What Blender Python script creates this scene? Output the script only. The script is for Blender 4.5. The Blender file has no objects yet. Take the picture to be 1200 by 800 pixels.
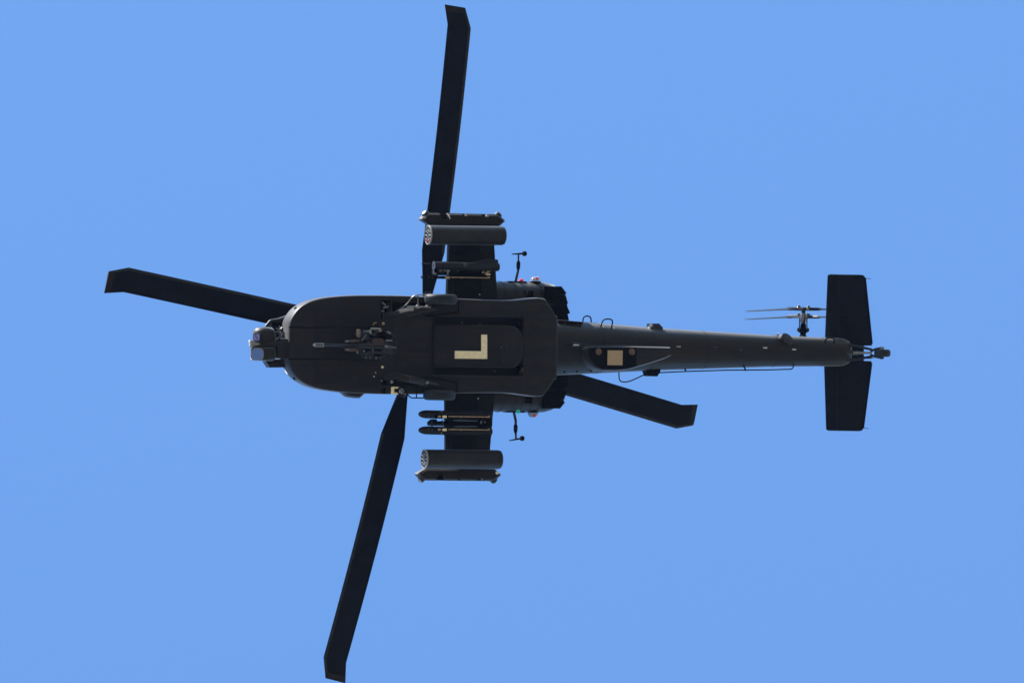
import bpy, bmesh, math, random
from mathutils import Vector, Matrix
random.seed(7)
R = math.radians
SC = bpy.context.scene
COL = SC.collection

# ------------------------------------------------------------------ camera
TH = R(20.0)            # how far off the vertical the line of sight leans
ROLL = R(0.95)
DIST = 200.0
LENS = 36.0 * DIST / (1200 / 54.5)
H = 1.7 + DIST * math.cos(TH) - 1.0        # height of the helicopter's belly over the ground
TGT = Vector((1.95, -0.114, 1.0))           # point of the airframe in the middle of the picture
FWD = Vector((math.sin(TH), 0, math.cos(TH)))
r0 = Vector((math.cos(TH), 0, -math.sin(TH))); u0 = Vector((0, -1, 0))
RGT = r0 * math.cos(ROLL) + u0 * math.sin(ROLL)
UPV = u0 * math.cos(ROLL) - r0 * math.sin(ROLL)
CAMP = TGT - FWD * DIST
cam_d = bpy.data.cameras.new('camera'); cam = bpy.data.objects.new('camera', cam_d); COL.objects.link(cam)
cam_d.lens = LENS; cam_d.sensor_width = 36; cam_d.clip_start = 1; cam_d.clip_end = 60000
m = Matrix((RGT, UPV, -FWD)).transposed().to_4x4()
m.translation = CAMP + Vector((0, 0, H))
cam.matrix_world = m
SC.camera = cam

def P(px, py, z):
    """point of the airframe (belly = 0, aft = +x, starboard = +y, up = +z) seen at photograph pixel px, py and height z"""
    f = LENS / 36 * 1200
    d = FWD + RGT * ((px - 600) / f) + UPV * ((400 - py) / f)
    return CAMP + d * ((z - CAMP.z) / d.z)
def X(px, z): return P(px, 404 + (px - 466) * .0166, z).x
def Y(px, py, z=0): return P(px, py, z).y

# ------------------------------------------------------------------ sky and sun
SUN_DIR = Vector((-0.36, -0.64, 0.62)).normalized()   # from ahead on the port side
w = bpy.data.worlds.new("World"); SC.world = w; w.use_nodes = True
nt = w.node_tree; nt.nodes.clear()
out = nt.nodes.new('ShaderNodeOutputWorld'); bg = nt.nodes.new('ShaderNodeBackground')
sky = nt.nodes.new('ShaderNodeTexSky'); sky.sky_type = 'NISHITA'; sky.sun_disc = False
sky.sun_elevation = math.asin(SUN_DIR.z)
sky.sun_rotation = math.atan2(SUN_DIR.x, SUN_DIR.y)
sky.altitude = 100; sky.air_density = 1.0; sky.dust_density = 0.0; sky.ozone_density = 3.0
bg.inputs['Strength'].default_value = 0.136
hs = nt.nodes.new('ShaderNodeHueSaturation'); hs.inputs['Saturation'].default_value = 1.115
nt.links.new(sky.outputs[0], hs.inputs['Color']); nt.links.new(hs.outputs[0], bg.inputs[0]); nt.links.new(bg.outputs[0], out.inputs[0])
sd = bpy.data.lights.new('sun', 'SUN'); sun = bpy.data.objects.new('sun', sd); COL.objects.link(sun)
sd.energy = 5.0; sd.angle = R(0.5); sd.color = (1, .95, .88)
sun.rotation_euler = SUN_DIR.to_track_quat('Z', 'Y').to_euler()
SC.view_settings.view_transform = 'Standard'; SC.view_settings.look = 'None'
SC.view_settings.exposure = 1.5; SC.view_settings.gamma = 1
SC.render.engine = 'CYCLES'

# ------------------------------------------------------------------ materials
def mat(name, col, rough=.55, metal=0., spec=.3, var=.25, scale=6., bump=.0, streak=False, trans=0., sheen=0., warm=None):
    mt = bpy.data.materials.new(name); mt.use_nodes = True
    n = mt.node_tree; b = n.nodes['Principled BSDF']
    b.inputs['Roughness'].default_value = rough; b.inputs['Metallic'].default_value = metal
    b.inputs['Specular IOR Level'].default_value = spec
    b.inputs['Transmission Weight'].default_value = trans
    b.inputs['Sheen Weight'].default_value = sheen; b.inputs['Sheen Roughness'].default_value = .3
    tc = n.nodes.new('ShaderNodeTexCoord'); mp = n.nodes.new('ShaderNodeMapping')
    n.links.new(tc.outputs['Object'], mp.inputs[0])
    if streak: mp.inputs['Scale'].default_value = (.35, 1.6, 1.6)
    nz = n.nodes.new('ShaderNodeTexNoise'); nz.inputs['Scale'].default_value = scale
    nz.inputs['Detail'].default_value = 8; nz.inputs['Roughness'].default_value = .65
    n.links.new(mp.outputs[0], nz.inputs[0])
    cr = n.nodes.new('ShaderNodeValToRGB')
    cr.color_ramp.elements[0].position = .3; cr.color_ramp.elements[1].position = .7
    cr.color_ramp.elements[0].color = (*[c * (1 - var) for c in col], 1)
    cr.color_ramp.elements[1].color = (*[min(1, c * (1 + var)) for c in col], 1)
    n.links.new(nz.outputs[0], cr.inputs[0]); n.links.new(cr.outputs[0], b.inputs['Base Color'])
    if warm:                              # brown grime worked into the paint in broad patches and fine scuffs
        n3 = n.nodes.new('ShaderNodeTexNoise'); n3.inputs['Scale'].default_value = 1.1; n3.inputs['Detail'].default_value = 9; n3.inputs['Roughness'].default_value = .7
        n.links.new(mp.outputs[0], n3.inputs[0])
        mr3 = n.nodes.new('ShaderNodeMapRange'); mr3.inputs['From Min'].default_value = .42; mr3.inputs['From Max'].default_value = .66
        n.links.new(n3.outputs[0], mr3.inputs[0])
        mx = n.nodes.new('ShaderNodeMix'); mx.data_type = 'RGBA'; mx.inputs[7].default_value = (*warm, 1)
        n.links.new(mr3.outputs[0], mx.inputs[0]); n.links.new(cr.outputs[0], mx.inputs[6]); n.links.new(mx.outputs[2], b.inputs['Base Color'])
    mr = n.nodes.new('ShaderNodeMapRange')
    mr.inputs['To Min'].default_value = max(.02, rough - .1); mr.inputs['To Max'].default_value = min(1, rough + .1)
    n.links.new(nz.outputs[0], mr.inputs[0]); n.links.new(mr.outputs[0], b.inputs['Roughness'])
    if bump:
        n2 = n.nodes.new('ShaderNodeTexNoise'); n2.inputs['Scale'].default_value = 3; n2.inputs['Detail'].default_value = 3
        n.links.new(tc.outputs['Object'], n2.inputs[0])
        bp = n.nodes.new('ShaderNodeBump'); bp.inputs['Strength'].default_value = bump; bp.inputs['Distance'].default_value = .02
        n.links.new(n2.outputs[0], bp.inputs['Height']); n.links.new(bp.outputs[0], b.inputs['Normal'])
    return mt
PAINT = mat('airframe_paint', (.0080, .0088, .0110), .52, spec=.18, var=.4, scale=5, bump=.25, streak=True, sheen=.5, warm=(.0165, .0135, .0120))
PAINT2 = mat('faired_panel_paint', (.0065, .0071, .0092), .54, spec=.16, var=.4, scale=7, bump=.2, sheen=.24, warm=(.014, .0118, .0108))
BLACK = mat('matt_black', (.004, .0045, .006), .7, spec=.06)
BLADE = mat('blade_paint', (.004, .006, .011), .6, spec=.08, var=.6, scale=3, sheen=.2)
WING_DARK = mat('dark_wing_tone', (.0055, .006, .0085), .6, spec=.10, var=.35, scale=6, bump=.2, sheen=.2, warm=(.010, .009, .009))  # stub wings and stabilator joints, a darker tone than the hull
POD = mat('pod_paint', (.007, .0082, .0105), .5, spec=.2, var=.6, scale=14, bump=.15, sheen=.22, warm=(.020, .0195, .019))
METAL = mat('worn_steel', (.20, .19, .19), .35, metal=.9, var=.4, scale=20)
DMETAL = mat('gun_metal', (.03, .032, .038), .35, metal=.8, var=.4, scale=15)
COPPER = mat('copper_spring', (.13, .085, .07), .5, metal=.5)
TYRE = mat('tyre_rubber', (.012, .013, .017), .6, spec=.2)
TAN = mat('tan_tape', (.78, .68, .45), .75, spec=.15, var=.14, scale=11)
BROWNTAN = mat('brown_tape', (.36, .27, .17), .75, spec=.15, var=.1, scale=14)
RAILTAN = mat('bare_rail', (.33, .24, .15), .45, metal=.4, var=.4, scale=12)
STRIP = mat('abrasion_strip', (.016, .018, .022), .35, metal=.5, var=.5, scale=8)
RIM = mat('pale_rim', (.24, .235, .22), .55, spec=.3, var=.2, scale=30)
BROWNG = mat('brown_motor', (.14, .10, .08), .5)
GLASSB = mat('blue_sensor_glass', (.035, .10, .26), .06, spec=1.0, var=.1)
GLASSV = mat('violet_sensor_glass', (.13, .11, .32), .08, spec=1.0, var=.15)
CANOPY = mat('canopy_glass', (.02, .03, .03), .05, spec=.8)
RED = mat('red_lens', (.75, .02, .02), .2, spec=.5)
GREEN = mat('green_lens', (.02, .55, .42), .2, spec=.5)
CLEAR = mat('clear_lens', (.45, .50, .54), .05, spec=.5, trans=.7)
WHITE = mat('white_paint', (.42, .42, .40), .5)

# ------------------------------------------------------------------ builders
ORG = {}
def link(name, bm, mt, parent, smooth=35, normals=True):
    if normals: bmesh.ops.recalc_face_normals(bm, faces=bm.faces)
    vs = [v.co for v in bm.verts]
    lo = Vector([min(v[i] for v in vs) for i in range(3)]); hi = Vector([max(v[i] for v in vs) for i in range(3)])
    c = (lo + hi) / 2
    bmesh.ops.translate(bm, verts=bm.verts, vec=-c)
    me = bpy.data.meshes.new(name); bm.to_mesh(me); bm.free()
    for p in me.polygons: p.use_smooth = True
    me.set_sharp_from_angle(angle=R(smooth))
    me.materials.append(mt)
    o = bpy.data.objects.new(name, me); COL.objects.link(o)
    ORG[o.name] = c
    if parent is not None:
        o.parent = parent; o.location = c - ORG[parent.name]
    else:
        o.location = c + Vector((0, 0, H))
    return o
def tag(o, label=None, cat=None, group=None, kind=None):
    for k, v in (('label', label), ('category', cat), ('group', group), ('kind', kind)):
        if v: o[k] = v
    return o
def thing(name, loc, label, cat, group=None):
    o = bpy.data.objects.new(name, None); COL.objects.link(o); o.empty_display_size = .3
    ORG[o.name] = Vector(loc); o.location = Vector(loc) + Vector((0, 0, H))
    return tag(o, label, cat, group)
def NB(): return bmesh.new()
def faces(bm, rings, close=True, cap=True):
    vr = [[bm.verts.new(p) for p in r] for r in rings]
    n = len(vr[0])
    for a, b in zip(vr, vr[1:]):
        for i in range(n if close else n - 1):
            j = (i + 1) % n
            try: bm.faces.new((a[i], a[j], b[j], b[i]))
            except ValueError: pass
    if cap:
        bm.faces.new(vr[0][::-1]); bm.faces.new(vr[-1])
    return vr
def box(bm, x0, x1, y0, y1, z0, z1, bev=0.0, seg=1):
    t = bmesh.new()
    faces(t, [[(x0,y0,z),(x1,y0,z),(x1,y1,z),(x0,y1,z)] for z in (z0, z1)])
    if bev: bmesh.ops.bevel(t, geom=list(t.edges), offset=bev, segments=seg, affect='EDGES', profile=.5)
    merge(bm, t)
def merge(bm, t, mx=None):
    if mx is not None: bmesh.ops.transform(t, matrix=mx, verts=t.verts)
    me = bpy.data.meshes.new('tmp'); t.to_mesh(me); t.free(); bm.from_mesh(me); bpy.data.meshes.remove(me)
def pbox(bm, p0, p1, q0, q1, z0, z1, bev=0., seg=1):
    """box whose lower face covers photograph pixels p0..p1, q0..q1 at height z0"""
    a = P(p0, q0, z0); b = P(p1, q1, z0)
    box(bm, a.x, b.x, min(a.y, b.y), max(a.y, b.y), z0, z1, bev, seg)
def tube(bm, pts, r, n=8):
    pts = [Vector(p) for p in pts]
    rr = r if isinstance(r, (list, tuple)) else [r] * len(pts)
    rings = []; prev = None
    for i, p in enumerate(pts):
        d = (pts[min(i + 1, len(pts) - 1)] - pts[max(i - 1, 0)]).normalized()
        if prev is None:
            a = d.orthogonal().normalized()
        else:
            a = (prev - d * prev.dot(d)).normalized()
        prev = a; b = d.cross(a)
        rings.append([p + (a * math.cos(t) + b * math.sin(t)) * rr[i] for t in [2 * math.pi * k / n for k in range(n)]])
    faces(bm, rings)
def rnd(pts, r=.05, k=4):
    """round the corners of a polyline"""
    pts = [Vector(p) for p in pts]; o = [pts[0]]
    for a, b, c in zip(pts, pts[1:], pts[2:]):
        l = min(r, (a - b).length / 2, (c - b).length / 2)
        s = b + (a - b).normalized() * l; e = b + (c - b).normalized() * l
        for i in range(k + 1):
            t = i / k; o.append(s * (1 - t) ** 2 + b * 2 * t * (1 - t) + e * t * t)
    return o + [pts[-1]]
def lathe(bm, c, axis, prof, n=24, sy=1.0):
    """prof = (distance along axis, radius)"""
    axis = Vector(axis).normalized(); a = axis.orthogonal().normalized()
    if abs(axis.z) < .9:
        b = Vector((0, 0, 1)); b = (b - axis * b.dot(axis)).normalized(); a = axis.cross(b)
    else: b = axis.cross(a)
    faces(bm, [[Vector(c) + axis * s + (a * math.cos(t) + b * math.sin(t) * sy) * max(r, 1e-4)
                for t in [2 * math.pi * k / n for k in range(n)]] for s, r in prof])
def stack(bm, outline, lev):
    """closed outline (x, y) swept through levels (inset, z); inset along the outline's own normals"""
    n = len(outline); cx = sum(p[0] for p in outline) / n; cy = sum(p[1] for p in outline) / n
    area = sum(outline[i][0] * outline[(i+1) % n][1] - outline[(i+1) % n][0] * outline[i][1] for i in range(n))
    s = 1 if area > 0 else -1
    nor = []
    for i in range(n):
        a = Vector(outline[i - 1]).to_2d(); b = Vector(outline[i]).to_2d(); c = Vector(outline[(i + 1) % n]).to_2d()
        e1 = (b - a).normalized(); e2 = (c - b).normalized()
        n1 = Vector((-e1.y, e1.x)) * s; n2 = Vector((-e2.y, e2.x)) * s
        m_ = (n1 + n2); m_ = m_ / max(.5, m_.length_squared / 2) if m_.length > 1e-6 else n1
        nor.append(m_)
    faces(bm, [[(p[0] + q.x * d, p[1] + q.y * d, z) for p, q in zip(outline, nor)] for d, z in lev])
def prism(bm, pts, off):
    off = Vector(off); pts = [Vector(p) for p in pts]
    faces(bm, [pts, [p + off for p in pts]])
def smooth_line(pts, k=4):
    """Catmull-Rom through 2-D or 3-D points"""
    pts = [Vector(p) for p in pts]; o = []
    for i in range(len(pts) - 1):
        p0 = pts[max(i-1, 0)]; p1 = pts[i]; p2 = pts[i+1]; p3 = pts[min(i+2, len(pts)-1)]
        for j in range(k):
            t = j / k
            o.append(.5 * ((2*p1) + (p2-p0)*t + (2*p0-5*p1+4*p2-p3)*t*t + (-p0+3*p1-3*p2+p3)*t**3))
    return o + [pts[-1]]
def superell(cx_, cz, a, b, e, n=32, x=0):
    r = []
    for k in range(n):
        t = 2 * math.pi * k / n; c = math.cos(t); s = math.sin(t)
        r.append((x, cx_ + a * math.copysign(abs(c) ** e, c), cz + b * math.copysign(abs(s) ** e, s)))
    return r
def cut(o, bm):
    """carve recesses out of a part"""
    bmesh.ops.recalc_face_normals(bm, faces=bm.faces)
    me = bpy.data.meshes.new('cutter'); bm.to_mesh(me); bm.free()
    c = bpy.data.objects.new('cutter', me); COL.objects.link(c)
    c.location = (0, 0, H)
    md = o.modifiers.new('cut', 'BOOLEAN'); md.operation = 'DIFFERENCE'; md.object = c; md.solver = 'EXACT'; md.use_self = True
    bpy.context.view_layer.update()
    dg = bpy.context.evaluated_depsgraph_get()
    new = bpy.data.meshes.new_from_object(o.evaluated_get(dg)); new.name = o.data.name
    o.modifiers.clear(); o.data = new
    for p in new.polygons: p.use_smooth = True
    new.set_sharp_from_angle(angle=R(30))
    bpy.data.objects.remove(c); bpy.data.meshes.remove(me)

# ================================================================== the ground far below
gb = NB()
N = 24; S_ = 30000
gv = [[gb.verts.new(((i / N * 2 - 1) ** 3 * S_, (j / N * 2 - 1) ** 3 * S_, 0)) for j in range(N + 1)] for i in range(N + 1)]
for i in range(N):
    for j in range(N): gb.faces.new((gv[i][j], gv[i+1][j], gv[i+1][j+1], gv[i][j+1]))
gm = mat('dry_field', (.15, .14, .115), .95, spec=.1, var=.35, scale=.02)
me = bpy.data.meshes.new('ground'); gb.to_mesh(me); gb.free(); me.materials.append(gm)
g = bpy.data.objects.new('ground', me); COL.objects.link(g); tag(g, 'dry field under the clear blue sky', kind='structure')

# ================================================================== helicopter
heli = thing('helicopter', (X(500, 0), 0, 0), 'dark grey-green attack helicopter flying overhead, nose to the left, tan L painted under its belly', 'helicopter')

# ---- lower hull: cheek bays and belly in one skin
half = [(338, 0), (338, 18), (339.5, 26), (343, 33), (348, 39.5), (355, 45), (366, 50.2), (382, 53.8), (405, 56.2), (430, 57.2),
        (470, 57.4), (510, 56.4), (540, 55.0), (575, 54.2), (598, 54.4), (612, 55.8), (624, 57.3), (632, 57.6), (638.5, 55.4), (645, 46.4), (650.5, 37.6), (653, 33.4), (653.4, 0)]
hull_pts = smooth_line([(X(p, .1), -h / 54.5, 0) for p, h in half], 3)
outl = [(p.x, p.y) for p in hull_pts] + [(p.x, -p.y) for p in hull_pts[::-1][1:-1]]
bm = NB()
stack(bm, outl, [(.06, .05), (.035, .055), (.012, .075), (.003, .11), (.0, .20), (0, .48), (.02, .62), (.07, .76), (.18, .86), (.40, .90)])
hull = link('hull', bm, PAINT, heli, 30)
cb = NB()
HB = .05
def c_(px): return 404 + (px - 466) * .0166
# long recesses beside the belly tub, closed by the rear bay
for s in (-1, 1):
    xa, xb = X(507.5, HB), X(613.5, HB)
    box(cb, xa, xb, min(s*.40, s*.632), max(s*.40, s*.632), -.2, .50)
    # seam between the keel and the cheeks
    box(cb, X(337, .05) - .1, X(446, .05), s*.335 - .014, s*.335 + .014, -.2, .12)
xb0 = X(590, HB)
box(cb, xb0, X(613.5, HB), -.45, .45, -.2, .50)
# landing gear wells
pbox(cb, 446.5, 459, 351, 374, .05, .45)
pbox(cb, 459, 503, 353.5, 367, .05, .40)
pbox(cb, 447, 456, 441, 452, .05, .30)
pbox(cb, 456, 497, 444, 452.5, .05, .28)
pbox(cb, 447, 454, 454, 461, .05, .2)
me_ = [v for v in cb.verts if v.co.z < .06]
for v in me_: v.co.z = -.2
cut(hull, cb)

# ---- belly tub with a rounded rear end and its cover panels
def tub_outline(w_, xf, xr, rad, k=8):
    o = [(xf, -w_)]
    o += [(xr - rad + rad * math.sin(t), -w_ + rad - rad * math.cos(t)) for t in [math.pi/2*i/k for i in range(k + 1)]]
    o += [(xr - rad + rad * math.cos(t), w_ - rad + rad * math.sin(t)) for t in [math.pi/2*i/k for i in range(k + 1)]]
    return o + [(xf, w_)]
bm = NB(); stack(bm, tub_outline(.455, X(508.0, 0), X(613.0, 0), .30), [(.06, -.012), (.03, -.006), (.008, .012), (.0, .04), (0, .55)])
link('belly_tub', bm, PAINT2, heli, 40)
bm = NB(); a = tub_outline(.37, X(590.3, 0), X(609, 0), .24)
stack(bm, a, [(.0, -.024), (0, -.0125)]); link('belly_panel', bm, PAINT, heli)
bm = NB(); box(bm, X(509.5, 0), X(589.5, 0), -.36, .36, -.022, -.0125, .002); link('belly_panel', bm, PAINT2, heli)
bm = NB(); box(bm, X(589.7, 0), X(590.2, 0), -.36, .36, -.026, -.013); link('panel_seam', bm, DMETAL, heli)
for s in (-1, 1):
    bm = NB(); box(bm, X(606.5, 0), X(613.2, 0), min(s*.005, s*.22), max(s*.005, s*.22), .046, .3, .004); link('tub_fillet', bm, PAINT2, heli)
# the painted letter
bm = NB()
q = [P(533, 420, -.03), P(533, 411, -.03), P(564, 411.4, -.03), P(564, 392, -.03), P(571, 392, -.03), P(571, 420.4, -.03)]
prism(bm, [Vector((p.x, p.y, -.028)) for p in q], (0, 0, .005))
L = link('letter', bm, TAN, heli); L['label'] = 'tan letter L painted on the belly'

# ---- cover panels that show on the hull's underside: thin skins with narrow gaps between them
def panel(px0, px1, qy0, qy1, z=HB, t=.012, m_=PAINT, name='skin_panel'):
    bm = NB(); a = P(px0, qy0, z); b = P(px1, qy1, z)
    box(bm, a.x + .012, b.x - .012, min(a.y, b.y) + .012, max(a.y, b.y) - .012, z - t, z - .0006, .002)
    return link(name, bm, m_, heli)
for p0, p1, q0, q1 in [(345, 368, 388, 420.4), (368, 407, 388.2, 420.8), (407, 445, 388.6, 421.4),
                       (368, 407, 360, 383.5), (407, 445, 353, 384.3), (368, 407, 424.5, 450), (407, 445, 425.2, 456),
                       (460, 506, 373, 396), (460, 506, 396.4, 414), (460, 506, 414.4, 439),
                       (614.5, 651.5, 375.2, 396.2), (614.5, 651.5, 397, 416.6), (614.5, 651.5, 417.4, 439.2)]:
    panel(p0, p1, q0, q1, m_=PAINT2 if (p0 + q0) % 2 < 1 else PAINT)
panel(538, 613, 355, 369.6); panel(538, 613, 444, 458)
panel(614, 632, 355, 372); panel(614, 632, 442, 459)
# small access doors with raised frames, scattered over the underside
for p0, p1, q0, q1, z_ in [(352, 362, 366, 374, HB), (374, 382, 366, 371, HB - .014), (414, 424, 361, 368, HB - .014), (392, 400, 374, 381, HB - .014), (376, 388, 430, 437, HB - .014), (412, 420, 440, 449, HB - .014), (395, 401, 445, 450, HB - .014),
                           (470, 480, 377, 384, HB - .014), (486, 498, 402, 409, HB - .014), (468, 474, 424, 432, HB - .014), (484, 500, 420, 428, HB - .014), (620, 632, 379, 388, HB - .014), (636, 646, 402, 411, HB - .014), (622, 634, 423, 432, HB - .014),
                           (545, 556, 357.5, 364, HB - .014), (575, 590, 358, 366, HB - .014), (548, 562, 447, 454, HB - .014), (580, 592, 447, 455, HB - .014), (514, 524, 389, 396, -.024), (514, 521, 414, 422, -.024), (575, 584, 414, 424, -.024), (594, 602, 398, 412, -.026)]:
    a = P(p0, q0, z_); b = P(p1, q1, z_); bm = NB()
    box(bm, a.x, b.x, min(a.y, b.y), max(a.y, b.y), z_ - .007, z_ + .004, .002); ad = link('access_door', bm, PAINT2 if (p0 + int(q0)) % 2 else PAINT, heli)
    bm = NB()
    for fx, fy in ((.15, .15), (.85, .15), (.15, .85), (.85, .85)):
        lathe(bm, (a.x + (b.x - a.x) * fx, a.y + (b.y - a.y) * fy, z_ - .006), (0, 0, -1), [(0, .009), (.004, .006)], 6)
    link('screws', bm, DMETAL, ad)['kind'] = 'stuff'
# flush fasteners, proud by a few millimetres
bm = NB()
for s in (-1, 1):
    for i in range(30):
        px = 350 + i * 10
        yy = s * (.36 if px < 445 else .66)
        if i % 4 == 1 and px > 505: lathe(bm, (X(px, .04), yy, .045), (0, 0, -1), [(0, .008), (.008, .006)], 6)
link('fasteners', bm, DMETAL, heli)['kind'] = 'stuff'
# nose rub hole and drain on the cheek sides
for s in (-1, 1):
    bm = NB(); d = Vector((-.75, .66 * s, -.1)).normalized()
    c2 = Vector((X(349, .1), s * 40.3 / 54.5, .28)); lathe(bm, c2 - d * .06, d, [(0, .035), (.085, .035)], 10); link('drain_port', bm, BLACK, heli)
# blister on the starboard cheek
bm = NB(); a = X(395, .3); b = X(433, .3)
stack(bm, [(a, .95), (a + .22, 1.12), (a + .38, 1.145), (b - .22, 1.145), (b, .95)], [(.04, .16), (0, .24), (0, .42), (.05, .50)])
link('cheek_blister', bm, PAINT, heli)
# step pads by the gear bays, small lamps, bolts
for px, py, r, m_ in [(449, 379, .032, BROWNTAN), (448, 430, .028, TAN), (440, 436.5, .012, TAN), (438, 441, .014, TAN), (447, 446, .016, RIM),
                      (416, 391, .01, METAL), (541, 378, .012, METAL), (562, 380, .01, METAL), (586, 406.7, .012, METAL), (579, 434.5, .012, METAL)]:
    bm = NB(); c = P(px, py, HB); lathe(bm, (c.x, c.y, .05 if px < 500 else (-.02 if 385 < py < 430 else .03)), (0, 0, -1), [(0, r), (.014, r), (.018, r*.8)], 12)
    link('fitting', bm, m_, heli)
bm = NB(); tube(bm, [P(437, 381, .03), P(438.4, 378.5, .0), P(441, 378, .03)], .012, 6); link('fitting', bm, RAILTAN, heli)
bm = NB(); pbox(bm, 458.8, 462, 453, 462, .02, .06, .005); pbox(bm, 462.05, 467.2, 453, 455.2, .02, .06, .004); pbox(bm, 462.05, 467.2, 459.6, 462, .02, .06, .004)
link('lamp_bracket', bm, TAN, heli)
c = P(470.5, 458, -.02)
bm = NB(); lathe(bm, (c.x, c.y, .06), (0, 0, -1), [(0, .085), (.06, .085), (.075, .07)], 20); lamp = link('landing_lamp', bm, BLACK, heli)
bm = NB(); lathe(bm, (c.x, c.y, -.015), (0, 0, -1), [(0, .062), (.02, .058), (.035, .035), (.04, .0)], 20); link('lens', bm, CLEAR, lamp)
bm = NB(); tube(bm, [(c.x-.04, c.y-.04, -.058), (c.x+.02, c.y+.02, -.062), (c.x+.045, c.y-.01, -.058)], .007, 6); link('filament_guard', bm, DMETAL, lamp)

# ---- upper fuselage and canopy, closed behind the belly as seen from below
sec = []
for x, hw, zb, zt in [(X(345, .5), .28, .5, .85), (X(352, .5) + .35, .42, .45, 1.15), (X(352, .5) + 1.0, .48, .45, 1.35), (X(420, .5), .50, .45, 1.55),
                      (X(480, .5), .55, .45, 1.95), (X(560, .5), .60, .4, 2.05), (X(620, .5), .60, .4, 1.9), (X(662, .5), .56, .42, 1.5), (X(690, .5), .5, .44, 1.35)]:
    sec.append(superell(0, (zb + zt) / 2, hw, (zt - zb) / 2, .62, 28, x))
bm = NB(); faces(bm, sec); link('fuselage', bm, PAINT, heli, 40)
sec = []
for x, hw, zt in [(X(352, .5) + .45, .22, 1.2), (X(352, .5) + .9, .42, 1.72), (X(352, .5) + 1.5, .45, 1.95), (X(352, .5) + 2.1, .46, 2.25), (X(352, .5) + 2.7, .46, 2.32), (X(352, .5) + 3.2, .4, 2.05)]:
    sec.append(superell(0, (1.1 + zt) / 2, hw, (zt - 1.1) / 2, .5, 20, x))
bm = NB(); faces(bm, sec); link('canopy', bm, CANOPY, heli, 30)

# ---- tail boom
bsec = [(640, 32.6, 32.6), (653, 32.6, 32.6), (700, 29.6, 30), (760, 25.5, 26), (830, 22.2, 22.6), (900, 18.9, 18.9), (960, 17.2, 17.2), (982, 16.8, 16.8), (988, 16.0, 16), (992.5, 13.8, 13.8), (994.5, 10.5, 10.5), (995.2, 6, 6)]
bm = NB(); rings = []
def boom_c(px):  # height of the boom's centre line
    t = (px - 640) / 355; return .88 + .52 * t
for px, ru, rd in bsec:
    zc = boom_c(px); r_ = ru / 54.5
    rings.append(superell(0, zc, r_, r_ * 1.0, .86, 40, X(px, zc)))
faces(bm, rings); boom = link('tail_boom', bm, PAINT, heli, 40)
def boom_z(px, y):   # underside of the boom at a pixel column, y metres off the centre
    r_ = [b for b in bsec if b[0] <= px][-1]; r2 = [b for b in bsec if b[0] > px][0]
    t = (px - r_[0]) / (r2[0] - r_[0]); rr = (r_[1] * (1 - t) + r2[1] * t) / 54.5
    k = min(.999, abs(y) / rr)
    return boom_c(px) - rr * (1 - k ** (2 / .86)) ** (.86 / 2)
# skin joints round the boom
for px in (697, 758, 822, 905, 962):
    bm = NB(); r_ = [b for b in bsec if b[0] <= px][-1]; r2 = [b for b in bsec if b[0] > px][0]
    t = (px - r_[0]) / (r2[0] - r_[0]); rr = (r_[1] * (1 - t) + r2[1] * t) / 54.5
    zc = boom_c(px)
    a = superell(0, zc, rr + .004, rr + .004, .86, 40, X(px, zc) - .012); b = superell(0, zc, rr + .003, rr + .003, .86, 40, X(px, zc) + .012)
    faces(bm, [a, b]); link('skin_joint', bm, PAINT2, boom, 40)

# fairing under the boom, flat bottom, with the antenna window
zf = .20
fo = [(684.5, 409.5), (689, 407), (697, 405.9), (740, 406.0), (786, 407.2), (787.6, 411), (787, 416), (780, 419.5), (760, 426), (735, 433), (722, 434), (705, 433.6), (696, 430), (688, 423), (684.8, 416)]
fo3 = [P(a_, b_, zf) for a_, b_ in fo]
bm = NB(); stack(bm, [(p.x, p.y) for p in fo3], [(.035, zf), (.012, zf + .012), (-.015, zf + .10), (-.03, .75)])
fair = link('antenna_fairing', bm, PAINT, heli, 30)
fi = [P(a_, b_, zf) for a_, b_ in [(690, 408.3), (698, 407.3), (745.8, 407.4), (745.8, 429.2), (737, 431.6), (722, 432.4), (706, 432), (699, 428.8), (692.5, 422), (689, 415)]]
bm = NB(); prism(bm, [(p.x, p.y, zf - .006) for p in fi], (0, 0, .005)); link('dark_panel', bm, BLACK, fair)
bm = NB(); pbox(bm, 711.9, 729.8, 410.2, 428, zf - .022, zf - .008, .004); link('antenna_window', bm, BROWNTAN, fair)['label'] = 'tan square window'
bm = NB()
for e in [(710.7, 711.7, 409, 429.2), (730, 731, 409, 429.2), (711.7, 730, 409, 410), (711.7, 730, 428.2, 429.2)]: pbox(bm, *e, zf - .028, zf - .0075)
link('window_frame', bm, BLACK, fair)
for px in (701.5, 740.5):
    bm = NB(); c = P(px, 412, zf - .01); lathe(bm, (c.x, c.y, zf - .006), (0, 0, -1), [(0, .072), (.014, .07), (.02, .05)], 20); link('round_antenna', bm, mat('dull_brown', (.10, .06, .042), .6), fair)
bm = NB(); c = P(742.8, 414.4, zf - .02); lathe(bm, (c.x, c.y, zf - .02), (0, 0, -1), [(0, .018), (.02, .01)], 10); link('fitting', bm, METAL, fair)
bm = NB()
for k in range(86):
    px = 660 + k * 3.9
    for ang in (-62, -30, 2, 34, 64):
        if px > 984: continue
        rr = [b for b in bsec if b[0] <= px][-1]; y_ = math.sin(R(ang)) * rr[1] / 54.5 * .9
        if 683 < px < 790 and -.1 < y_ < .5: continue
        z_ = boom_z(px, y_); lathe(bm, (X(px, z_), y_, z_ + .002), (0, math.sin(R(ang)) * .6, -1), [(0, .009), (.006, .005)], 5)
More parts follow.
